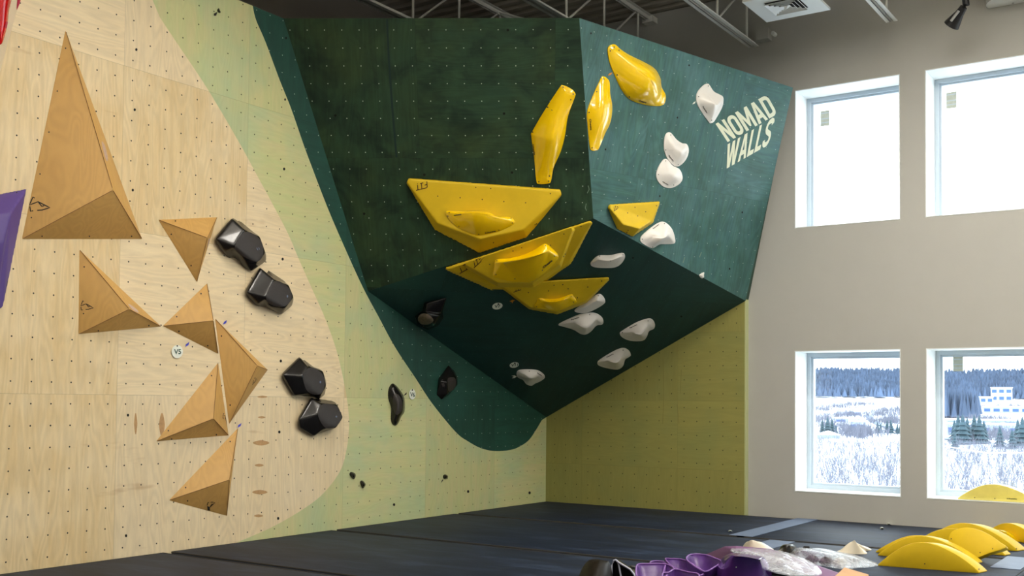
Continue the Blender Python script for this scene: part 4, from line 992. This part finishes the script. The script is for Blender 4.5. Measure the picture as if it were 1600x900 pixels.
whold(PC, [(872.5, 506.7), (880, 502), (900, 493), (915, 489), (930, 489), (940, 495), (942.7, 502), (940, 506.5), (931.7, 508), (923.3, 517), (915, 521.8), (906.7, 520.8), (895, 514), (877, 508.8)], [(898, 503, .05), (915, 512, .15), (932, 499, .04)],
      'widest white hold with a hanging belly, below the half hidden one', [(921.3, 491.5)], ((892.5, 500.8), (905.5, 496.8), (-.4, -2)), **K)
whold(PC, [(968.3, 520.8), (973.3, 515.8), (993.3, 504), (1010, 498), (1018.3, 498.3), (1023, 505), (1021.7, 512.5), (1014, 516.7), (1010, 526), (1003.3, 531.7), (985, 531.7), (973, 527)], [(988, 519, .07), (1001, 522, .14), (1012, 508, .04)],
      'rightmost white hold under the overhang with a dark dent', [(1012.5, 501.3), (972.5, 519.5)], ((984, 513.7), (996, 508), (-.5, -1.9)), **K)
whold(PC, [(933.3, 566.7), (938.3, 560.8), (960, 547.8), (973.3, 543.3), (981.7, 546.7), (985.5, 553.3), (983.3, 556.7), (976.7, 561), (973.3, 571), (965, 576.5), (950, 574.9), (936.7, 571)], [(950, 563, .06), (964, 566, .13), (975, 551, .04)],
      'white hold close to the lower edge of the overhang, below the rightmost one', [(973.5, 547)], ((948, 559.3), (959, 553.8), (-.5, -1.9)), **K)
whold(PC, [(807, 583), (811, 578), (826, 577), (840, 578.4), (849, 584), (851, 589.5), (844, 595), (836, 598.5), (830, 602), (822, 599.3), (817, 593), (809, 589)], [(820, 585, .06), (829, 592, .12), (840, 588, .04)],
      'lowest and leftmost white hold, beside the V11 tag', [(827, 580)], ((838.8, 583.2), (846.3, 588), (.8, -1.5)), **K)

# ------------------------------------------------------------------ things lying on the mats
def ground(x, y, h=0.): return PM.px(x, y, h)
def arch(name, L, R_, H, D, mat, label, group=None, thick=.05, slope=.03, parent=None, base=MZ):
    """crescent volume: straight base, arched back"""
    L = Vector(L); R_ = Vector(R_); D = Vector(D); n = 22; V = []; F = []
    L.z = R_.z = base; D.z = 0
    for j, (off, sc, hs) in enumerate(((0., 1., 1.), (1., .96, .93))):
        for k in range(n + 1):
            t = k / n; tt = .5 + (t - .5) * sc; z = H * hs * (math.sin(math.pi * t) ** .92) * (1 + .06 * math.sin(2 * math.pi * t)) + .012
            p = L.lerp(R_, tt) + D * off; p.z = base + z; V.append(p)
    for j in range(2):
        for k in range(n + 1):
            q = V[j * (n + 1) + k].copy(); q.z = base; V.append(q)
    m = n + 1
    for k in range(n):
        F += [(k, k + 1, m + k + 1, m + k), (k + 1, k, 2 * m + k, 2 * m + k + 1), (m + k, m + k + 1, 3 * m + k + 1, 3 * m + k), (2 * m + k, 3 * m + k, 3 * m + k + 1, 2 * m + k + 1)]
    F += [(0, m, 3 * m, 2 * m), (n, 2 * m + n, 3 * m + n, m + n)]
    v, f = bevelled(V, F, .008, 2, 30)
    o = mesh_obj(name, v, f, mat, smooth=True, sharp=35); tag(o, label, 'volume', group); return o
GA = 'yellow crescent volumes piled on the mat'
a1 = arch('crescent_volume', ground(1371, 884), ground(1530, 896), .245, (.06, .17, 0), M['yellow_mat'], 'frontmost yellow crescent volume, its dark flat side facing the camera', GA)
screws([(1445, 881), (1529.5, 889.5)], bvh([a1]), a1, 1.1)
arch('crescent_volume', ground(1371, 868), ground(1526, 881), .225, (.05, .14, 0), M['yellow_mat'], 'yellow crescent volume directly behind the frontmost one', GA)
arch('crescent_volume', ground(1368, 863.2), ground(1523, 874), .20, (.05, .12, 0), M['yellow_mat'], 'yellow crescent volume behind the first two at the left of the pile', GA)
arch('crescent_volume', ground(1420, 856), ground(1571, 868.5), .235, (.05, .14, 0), M['yellow_mat'], 'yellow crescent volume mostly hidden behind the tilted slab', GA)
a5 = arch('crescent_volume', ground(1440, 851), ground(1590, 861.5), .26, (.08, .18, 0), M['yellow_mat'], 'yellow crescent volume arching behind the tilted slab to the right', GA)
screws([(1588, 857.5)], bvh([a5]), a5, 1.)
a6 = arch('crescent_volume', ground(1536, 838), ground(1630, 853), .19, (.06, .2, 0), M['yellow_mat'], 'yellow crescent volume furthest right, cut by the picture edge', GA)
g0 = ground(1514, 876) + Vector((0, 0, .002)); PT = Plane(g0, (-.18, -.9, .40))
out = spline([(1482, 845), (1482.6, 838), (1488, 829.5), (1503, 824.5), (1517, 824.5), (1532, 828.5), (1548, 836.5), (1562, 846.5), (1572, 855.5), (1545, 864.5), (1515, 875.5), (1500, 869), (1487, 860)], 3)
n = len(out); V = [PT.px(x, y, 0) for x, y in out]; V += [p - PT.n * .07 for p in V]
v, f = bevelled(V, [list(range(n))] + [list(range(n, 2 * n))[::-1]] + [(i, n + i, n + (i + 1) % n, (i + 1) % n) for i in range(n)], .008, 2, 40)
o = mesh_obj('tilted_volume', v, f, M['yellow_mat'], smooth=True, sharp=35); tag(o, 'yellow slab volume leaning upright on the pile with a worn label', 'volume')
t = bvh([o]); screws([(1486.5, 842), (1531.5, 863.5), (1551, 857.5), (1512, 869)], t, o, 1.); decal('worn_label', [stroke_faces([(1496, 864), (1508, 869)], 2.4)], t, M['tagwhite'], o, .002)
o = loft('climbing_hold', PM, [(1544, 843), (1552, 839), (1570, 838), (1586, 840), (1593, 844), (1588, 848), (1570, 850), (1553, 848)], [(1560, 829, .17), (1575, 824.5, .24), (1585, 829, .19)], M['yellow'], 'glossy yellow hold with a bright white sheen, upper right of the pile', p=1.8)
cheeta(o, (1560, 835), (1567, 836.5), (.3, -1.3))
loft('climbing_hold', PM, [(1526, 834), (1538, 830), (1550, 832), (1552, 836), (1540, 839), (1529, 838)], [(1540, 821, .19), (1545, 824, .15)], M['yellow'], 'small glossy yellow hold peeking up behind the pile', p=1.3)
# hold on the window sill
so = Vector((0, 0, .678)); PSi = Plane(so, (0, 0, 1), (1, 0, 0))
L = PSi.px(1497, 779.5); R_ = PSi.px(1627, 784.5); L.y = R_.y = .16
so = arch('climbing_hold', L, R_, .20, (.0, .3, 0), M['pale_yellow'], 'pale yellow translucent arched hold lying on the right lower window sill', base=.678); so['category'] = 'climbing hold'
for s_ in range(1): decal('lettering', [text_px('Cheeta', (1573, 780), (1589, 780.5), (0, -1.8), .03)], bvh([so]), M['ink'], so, .003)
screws([(1523, 777.5), (1554.5, 779)], bvh([so]), so, .9)

loft('climbing_hold', PM, [(1308, 862.5), (1325, 857), (1345, 853), (1361.5, 859.5), (1352, 861.5), (1354.5, 865.5), (1338, 866), (1320, 865)], [(1331, 846, .13), (1339, 840.5, .18)], M['cream'], 'cream horn shaped hold standing on the mat beside the clear plastic bag', p=1.9, q=.55, lip=.008)
loft('climbing_hold', PM, [(1159, 857), (1175, 853), (1195, 854), (1209, 860), (1195, 864), (1170, 864)], [(1169, 846.5, .1), (1175, 842.5, .15), (1183, 846, .12)], M['cream'], 'cream round hold behind the mauve volume', p=1.8, lip=.008)
loft('climbing_hold', PM, [(1214, 866), (1222, 860), (1238, 859), (1248, 862), (1244, 868), (1228, 871)], [(1228, 851.8, .12), (1234, 852, .12)], M['black'], 'black dome hold behind the plastic bags', p=2.2, lip=.01)
loft('climbing_hold', PM, [(1250, 860), (1254, 857), (1266, 857), (1270, 860), (1262, 862)], [(1254, 852.6, .06), (1260, 854.5, .04), (1266, 853, .06)], M['ink'], 'jagged black hold sticking up behind the clear bag', p=1.2, lip=.005)

# mauve volume with film over it
v, f = hull([ground(*p) for p in [(1097, 868), (1150, 862), (1240, 872), (1322, 899), (1292, 908), (1185, 892), (1115, 883)]] + [ground(1131, 853.6, .20), ground(1150, 852.8, .23), ground(1204, 857.5, .22), ground(1150, 861, .2), ground(1250, 876, .15)])
v, f = bevelled(v, f, .012, 2); o = mesh_obj('climbing_volume', v, f, M['mauve'], smooth=True, sharp=20); tag(o, 'dusty mauve faceted volume on the mat under the plastic film', 'volume')
def film(name, pl, out, rid, label, h0, seed, amp=.02):
    rnd = random.Random(seed); v, f = loft_mesh(pl, out, rid, p=1.6, lip=.01, sub=2, rings=6, sm=0, h0=h0)
    from mathutils import noise as mn
    v = [p + Vector((0, 0, 1)) * amp * mn.noise(p * 11) + Vector((1, .3, 0)) * amp * .9 * mn.noise(p * 19 + Vector((5, 5, 5))) if pl.loc(p).z > h0 + .012 else p for p in v]
    o = mesh_obj(name, v, f, M['plastic']); return tag(o, label, 'plastic bag')
film('plastic_film', PM, [(1141, 861), (1152, 858), (1180, 859), (1218, 862), (1245, 870), (1268, 880), (1283, 893), (1278, 899), (1235, 900), (1195, 890), (1165, 874)], [(1170, 863, .25), (1215, 871, .27), (1250, 884, .22)],
     'crumpled clear plastic film over the mauve volume', .2, 3)
film('plastic_bag', PM, [(1230, 874), (1235, 864), (1255, 861), (1300, 863), (1335, 868), (1360, 877), (1372, 884), (1345, 887), (1315, 889), (1285, 884), (1250, 880)], [(1252, 860, .13), (1285, 862, .15), (1325, 872, .09)],
     'clear plastic bag of small holds between the mauve and yellow volumes', .002, 5, .018)
for (x, y, m, lb) in ((1268, 872, 'black_tex', 'dark grey hold inside the clear bag, left one'), (1290, 874, 'black', 'black hold inside the clear bag, middle one'), (1312, 876, 'whitehold', 'pale hold inside the clear bag, right one')):
    loft('climbing_hold', PM, [(x - 11, y + 3), (x - 4, y - 2), (x + 8, y - 1), (x + 11, y + 4), (x + 2, y + 7), (x - 7, y + 6)], [(x - 1, y - 4, .07), (x + 4, y - 3, .06)], M[m], lb, p=2, lip=.006)
# cardboard
out = [(1303, 901), (1319, 886.3), (1357.5, 897.5), (1352, 912), (1315, 915)]
V = [ground(x, y, .12) for x, y in out]; n = len(V); V += [Vector((p.x, p.y, MZ + .001)) for p in V]
v, f = bevelled(V, [list(range(n)), list(range(n, 2 * n))[::-1]] + [(i, n + i, n + (i + 1) % n, (i + 1) % n) for i in range(n)], .004, 1, 30)
o = mesh_obj('cardboard_box', v, f, M['cardboard']); tag(o, 'brown cardboard piece at the bottom edge of the picture', 'cardboard')

# purple shells lying open side up
def shell(rim, apex, label, ribs=(), grp='open purple shells on the mat', h=.2, mat='purple_in', rimmat='lilac'):
    sp = spline(rim, 3); top = [PM.px(x, y, h) for x, y in sp]; n = len(top); A = ground(*apex, .0); V = []; F = []
    cen = sum(top, Vector()) / n
    for s, zf in ((0, 0), (.12, .35), (.35, .72), (.6, .93), (.8, 1.)):
        for p in top:
            q = p.lerp(Vector((cen.x, cen.y, p.z)), s); q.z = MZ + .012 + (h - .012) * (1 - zf); V.append(q)
    for k in range(4):
        for i in range(n): F.append((k * n + i, (k + 1) * n + i, (k + 1) * n + (i + 1) % n, k * n + (i + 1) % n))
    F.append([4 * n + i for i in range(n)])
    # outside skin
    m = len(V)
    for s, zf in ((0, 0), (.07, .4), (.3, .8), (.58, 1.0)):
        for p in top:
            q = p.lerp(Vector((cen.x, cen.y, p.z)), s - .05); q.z = MZ + h * (1 - zf) + .001; V.append(q)
    for k in range(3):
        for i in range(n): F.append((m + k * n + i, m + k * n + (i + 1) % n, m + (k + 1) * n + (i + 1) % n, m + (k + 1) * n + i))
    F.append([m + 3 * n + i for i in range(n)][::-1])
    for i in range(n): F.append((i, (i + 1) % n, m + (i + 1) % n, m + i))
    o = mesh_obj('hollow_volume', V, F, M[mat], smooth=True, sharp=60); tag(o, label, 'volume', grp)
    MB().tube(top, .007, 6, True).build('rim', M[rimmat], o, smooth=True)
    for (a, b) in ribs:
        A_, B_ = PM.px(*a, h - .004), PM.px(*b, h - .004)
        V2 = [A_, B_, Vector((B_.x, B_.y, MZ + .05)).lerp(Vector((A_.x, A_.y, MZ + .05)), .25), Vector((A_.x, A_.y, MZ + .05)).lerp(Vector((B_.x, B_.y, MZ + .05)), .25)]
        dn = (B_ - A_).cross(Vector((0, 0, 1))).normalized() * .006
        mesh_obj('rib', [p + dn for p in V2] + [p - dn for p in V2], [(0, 1, 2, 3), (7, 6, 5, 4), (0, 4, 5, 1), (1, 5, 6, 2), (2, 6, 7, 3), (3, 7, 4, 0)], M[rimmat], o)
    return o
shell([(1072.5, 872.5), (1080, 866.3), (1102.5, 867), (1117.5, 872.5), (1127.5, 877.5), (1115, 887), (1100.6, 893), (1080, 881)], (1100, 885), 'open purple shell at the back of the group, against the mauve volume', h=.19)
shell([(1039.5, 873.8), (1048, 873), (1064, 873.8), (1078, 879), (1099, 893.5), (1090, 899), (1055, 888)], (1070, 893), 'open purple shell in the middle of the group', h=.17)
shell([(994, 887), (998, 881.5), (1015, 881), (1040, 881.3), (1053, 888.5), (1046, 896), (1035, 903), (1005, 908), (995, 900)], (1020, 903), 'open purple shell at the left of the group beside the black ones', ribs=[((1040, 881.5), (1035, 900))], h=.2)
shell([(1035, 896.5), (1045, 894.5), (1054, 889.5), (1075, 894), (1092, 898), (1085, 915), (1040, 915)], (1065, 915), 'open purple shell nearest the camera, cut by the bottom edge', h=.22)
shell([(1016, 878.5), (1024, 876.5), (1036, 877.5), (1040, 880), (1020, 881.5)], (1030, 885), 'small open purple shell behind the left one', h=.15)
# glossy purple dome
o = loft('climbing_hold', PM, [(1112, 909), (1125, 903), (1150, 900), (1185, 901), (1208, 908), (1200, 925), (1160, 935), (1120, 925)], [(1150, 869.5, .36), (1166, 866.5, .38), (1185, 875, .34)], M['purple_gloss'], 'glossy deep purple dome hold in front of the plastic film', p=2.2, lip=.02)
screws([(1150.5, 886)], bvh([o]), o, 1., 'tagwhite')
# brown-black dome and split black shells
loft('climbing_hold', PM, [(903, 907), (915, 899), (932, 896), (950, 898), (958, 905), (950, 925), (925, 932), (905, 922)], [(928, 877, .22), (938, 874, .24), (948, 878, .22)], plain('brown_black', srgb(30, 25, 19), .5, nz=.15, spec=.12), 'dark brown-black dome hold, leftmost of the things on the mat', p=2.4, lip=.02)
gb = ground(975, 908); PV = Plane(gb, (.25, -.95, .15)); bo = [(955.5, 910), (955.5, 884), (959, 876), (962, 874.8), (966, 878.5), (985, 890), (991, 898), (994, 910)]
V = [PV.px(x, y, 0) for x, y in bo]; n = len(V); V += [p - PV.n * .16 * (1 if 0 < i < n - 1 else .6) + Vector((0, 0, -.0)) for i, p in enumerate(V)]
V += [p + (sum(V[:n], Vector()) / n - p) * .08 - PV.n * .11 for p in V[:n]]
F = [(i, i + 1, n + i + 1, n + i) for i in range(n - 1)] + [list(range(n, 2 * n))[::-1]] + [(i + 1, i, 2 * n + i, 2 * n + i + 1) for i in range(n - 1)] + [list(range(2 * n, 3 * n))]
o = mesh_obj('hollow_hold', V, F, M['black'], smooth=True, sharp=30); tag(o, 'hollow black hold showing its pale cut rim beside the brown-black dome', 'climbing hold')
MB().tube(V[:n], .009, 6).build('rim', M['grey_rim'], o, smooth=True); MB().tube([PV.px(966, 878.5, -.01), PV.px(972, 910, -.01)], .008, 6).build('rib', M['grey_rim'], o)
loft('climbing_hold', PM, [(978, 893), (986, 889), (995, 891), (998, 896), (988, 899)], [(988, 886.5, .1), (992, 887, .1)], M['black_tex'], 'small dark hold squeezed between the black and purple shells', p=2)
for (x, y, lb) in ((1141, 830, 'white paper scrap on the mat beside the tape strip'), (1388.5, 819, 'white paper scrap on the mat near the window wall'), (1378, 825.5, 'tiny white paper scrap before the other one near the window wall')):
    o = loft('paper_scrap', PM, [(x - 3, y), (x - 1, y - 1.2), (x + 2.5, y - .4), (x + 3, y + .8), (x, y + .4), (x - 2, y + 1.2)], [(x, y - .5, .03)], M['tagwhite'], lb, 'paper scrap', lip=.004)

# ------------------------------------------------------------------ snowy land outside
def gz(d):
    pts = [(0, -14), (150, -14), (400, -13.5), (560, -12), (700, -9.5), (1000, -3), (1500, 9), (1850, 46), (2300, 60), (5000, 60)]
    for (a, za), (b, zb) in zip(pts, pts[1:]):
        if d <= b: return ZO + za + (zb - za) * (d - a) / (b - a)
    return ZO + 60
def out_pt(x, d, dz=0.):
    r = ray(x, 620); h = Vector((r.x, r.y, 0)).normalized(); p = CAM + h * d; return Vector((p.x, p.y, gz(d) + dz))
dist = [20, 60, 110, 150, 200, 260, 330, 400, 480, 560, 640, 700, 800, 900, 1000, 1200, 1400, 1500, 1600, 1700, 1850, 2300, 4500]
xsx = list(range(900, 2900, 40)); V = []; F = []
for d in dist:
    for x in xsx:
        p = out_pt(x, d); p.z += (math.sin(x * .03 + d * .013) * .25 + math.sin(x * .011 - d * .02) * .3) * (1 if 100 < d < 1400 else 0) + (max(0, (1500 - x)) * .012 * (1 if d > 1600 else 0)); V.append(p)
m = len(xsx)
for i in range(len(dist) - 1):
    for j in range(m - 1): F.append((i * m + j, i * m + j + 1, (i + 1) * m + j + 1, (i + 1) * m + j))
o = mesh_obj('snow_ground', V, F, M['snow'], smooth=True, origin=(0, 300, -12)); tag(o, 'snow covered land outside the windows', 'snow field', kind='structure')
def cone_tree(mb, p, h, r, n=6, layers=1):
    for l in range(layers):
        z0 = h * (.08 + l * .8 / layers); z1 = min(h, z0 + h * (1.35 / layers if layers > 1 else .92)); rr = r * (1 - l / (layers + .6))
        a0 = random.random() * 6; v = [p + Vector((rr * math.cos(a0 + 2 * math.pi * k / n), rr * math.sin(a0 + 2 * math.pi * k / n), z0)) for k in range(n)] + [p + Vector((0, 0, z1))]
        mb.add(v, [(k, (k + 1) % n, n) for k in range(n)] + [list(range(n))[::-1]])
mb = MB()
for i in range(5200):
    d = random.uniform(1500, 1900); x = random.uniform(1180, 1680); p = out_pt(x, d); p.z += max(0, (1500 - x)) * .012 * (1 if d > 1600 else .5)
    cone_tree(mb, p, random.uniform(9, 16), random.uniform(2.5, 4.5), 5)
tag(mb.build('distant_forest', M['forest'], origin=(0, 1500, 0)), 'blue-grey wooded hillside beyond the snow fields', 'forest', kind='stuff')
mb = MB()
for i in range(420):
    d = random.uniform(760, 860); x = random.uniform(1470, 1530) if i % 3 else random.uniform(1462, 1512); cone_tree(mb, out_pt(x, d), random.uniform(12, 20), random.uniform(2, 3.2), 5)
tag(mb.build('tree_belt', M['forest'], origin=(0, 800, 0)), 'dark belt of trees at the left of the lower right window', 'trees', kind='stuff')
mb = MB()
for i in range(2600):
    d = random.uniform(130, 300) if i % 3 else random.uniform(300, 400); x = random.uniform(1230, 1640)
    p = out_pt(x, d); hh = random.uniform(1.2, 4.2) * (1 if random.random() < .7 else 1.5)
    for k in range(5):
        an = random.random() * 6.28; s = random.uniform(.1, .45) * hh; a = p + Vector((0, 0, hh * random.uniform(0, .4))); b = p + Vector((math.cos(an) * s, math.sin(an) * s, hh * random.uniform(.7, 1)))
        w = Vector((.03, 0, 0)); mb.add([a - w, a + w, b + w * .4, b - w * .4], [(0, 1, 2, 3)])
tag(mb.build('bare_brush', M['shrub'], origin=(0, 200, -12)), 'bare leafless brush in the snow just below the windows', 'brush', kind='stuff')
mb = MB()
for i in range(2200):
    c = random.choice([(1262, 640), (1300, 560), (1335, 470), (1350, 455), (1386, 660), (1400, 640), (1500, 640), (1520, 470), (1560, 460), (1545, 700), (1590, 560), (1275, 900), (1310, 1000), (1340, 1100), (1385, 800), (1400, 900), (1290, 700), (1330, 760), (1520, 1000), (1590, 1050)]); d = c[1] + random.uniform(-25, 25); x = c[0] + random.gauss(0, 17)
    p = out_pt(x, d); hh = random.uniform(2.5, 6.5)
    for k in range(5):
        an = random.random() * 6.28; s_ = random.uniform(.1, .4) * hh; a = p + Vector((0, 0, hh * random.uniform(0, .4))); b = p + Vector((math.cos(an) * s_, math.sin(an) * s_, hh * random.uniform(.6, 1)))
        w = Vector((.09, 0, 0)); mb.add([a - w, a + w, b + w * .5, b - w * .5], [(0, 1, 2, 3)])
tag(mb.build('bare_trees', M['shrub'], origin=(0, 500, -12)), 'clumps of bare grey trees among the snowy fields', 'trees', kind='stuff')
def fir(x, d, h, lb):
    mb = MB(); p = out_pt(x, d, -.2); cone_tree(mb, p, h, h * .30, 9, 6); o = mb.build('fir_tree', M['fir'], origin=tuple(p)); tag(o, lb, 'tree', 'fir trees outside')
    MB().tube([p, p + Vector((0, 0, h * .2))], .2, 6).build('trunk', M['vol_edge'], o)
for k, (x, d, h) in enumerate([(1285, 480, 7), (1293, 470, 8.5), (1300, 475, 7.5), (1306, 470, 5), (1371, 500, 6), (1376, 510, 5), (1386, 505, 6.5), (1392, 500, 7), (1402, 500, 5), (1407, 505, 6)]):
    fir(x, d, h, 'haze-blue fir in the lower left window, %s' % ['leftmost, left of the snowy roof', 'tallest of the left clump', 'right half of the left clump', 'small one beside the left clump', 'single one right of the bare shrubs', 'small one behind the single one',
        'left of the right pair', 'right of the right pair', 'small one near the right frame', 'last before the right frame'][k])
for k, (x, d, h) in enumerate([(1491, 420, 9), (1497, 410, 11), (1504, 405, 11.5), (1511, 410, 10), (1522, 415, 11), (1530, 410, 11), (1537, 415, 9), (1492, 360, 6), (1562, 380, 8), (1581, 375, 7), (1590, 400, 10), (1597, 390, 11)]):
    fir(x, d, h, 'dark fir in the lower right window, %s' % ['leftmost beside the frame', 'second from the frame', 'tallest of the left clump', 'right end of the left clump', 'left end of the middle clump', 'centre of the middle clump', 'right end of the middle clump',
        'low one in front of the left clump', 'narrow one standing alone', 'low one at the power line', 'left of the right edge pair', 'at the right picture edge'][k])
def building(x0, x1, d, h, lb, floors=1, roofm='snow', depth=14, gable=False, win=True):
    a = out_pt(x0, d, -.3); b = out_pt(x1, d, -.3); b.z = a.z; dr = (b - a).normalized(); nn = Vector((-dr.y, dr.x, 0)); L = (b - a).length
    r = empty('building', (a + b) / 2, lb, 'building')
    def bx(s0, s1, t0, t1, z0, z1, nm, mt):
        P = [a + dr * s + nn * t + Vector((0, 0, z)) for z in (z0, z1) for (s, t) in ((s0, t0), (s1, t0), (s1, t1), (s0, t1))]
        return mesh_obj(nm, P, [(0, 3, 2, 1), (4, 5, 6, 7), (0, 1, 5, 4), (1, 2, 6, 5), (2, 3, 7, 6), (3, 0, 4, 7)], M[mt], r)
    bx(0, L, 0, depth, 0, h, 'walls', 'bldg')
    if gable:
        P = [a + dr * s + nn * t + Vector((0, 0, z)) for (s, t, z) in ((-.6, -.6, h), (L + .6, -.6, h), (L + .6, depth + .6, h), (-.6, depth + .6, h), (L * .5, -.6, h * 1.9), (L * .5, depth + .6, h * 1.9))]
        mesh_obj('roof', P, [(0, 1, 4), (2, 3, 5), (1, 2, 5, 4), (3, 0, 4, 5), (0, 3, 2, 1)], M['snow'], r)
    else: bx(-.5, L + .5, -.5, depth + .5, h, h + .7, 'roof', 'snow')
    if win:
        nw = max(2, int(L / 6))
        for f_ in range(floors):
            for k in range(nw):
                s0 = L * (k + .18) / nw; s1 = L * (k + .82) / nw; z0 = h * (f_ + .3) / floors; z1 = h * (f_ + .75) / floors; bx(s0, s1, -.15, -.02, z0, z1, 'window', 'bldg_glass')
    return r
building(1276, 1312, 440, 1.6, 'snow roofed house at the bottom left of the lower left window', gable=True, win=False)
building(1327, 1353, 520, 5, 'low pale block behind the bare shrubs in the lower left window', 1)
building(1303, 1345, 660, 2.5, 'long low snow roofed shed in the middle of the lower left window')
building(1320, 1345, 800, 2.6, 'small far shed near the road')
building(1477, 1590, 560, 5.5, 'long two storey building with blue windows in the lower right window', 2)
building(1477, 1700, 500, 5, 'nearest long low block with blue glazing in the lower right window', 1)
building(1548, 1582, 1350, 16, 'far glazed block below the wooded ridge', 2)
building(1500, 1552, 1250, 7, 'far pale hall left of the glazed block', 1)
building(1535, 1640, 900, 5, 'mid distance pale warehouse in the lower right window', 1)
V = []; rp = [(1354, 800), (1358, 700), (1372, 620), (1396, 560), (1430, 500), (1480, 440)]
for (x, d) in rp: V += [out_pt(x - 3, d, .7), out_pt(x + 7 + (800 - d) * .02, d, .7)]
tag(mesh_obj('road', V, [(2 * i, 2 * i + 1, 2 * i + 3, 2 * i + 2) for i in range(len(rp) - 1)], M['road']), 'grey snowy road crossing the fields', 'road', kind='structure')
mb = MB()
for x in (1450, 1490, 1640): pass
A = out_pt(1440, 150); B = out_pt(1660, 165); pts = [Vector((A.x + (B.x - A.x) * t, A.y + (B.y - A.y) * t, ZO - 4.7 - 1.6 * (.5 - abs(t - .45)) - t * 1.5)) for t in [k / 20 for k in range(21)]]
tag(MB().tube(pts, .07, 5).build('power_line', M['steel']), 'pale power line crossing the view in the lower right window', 'cable')
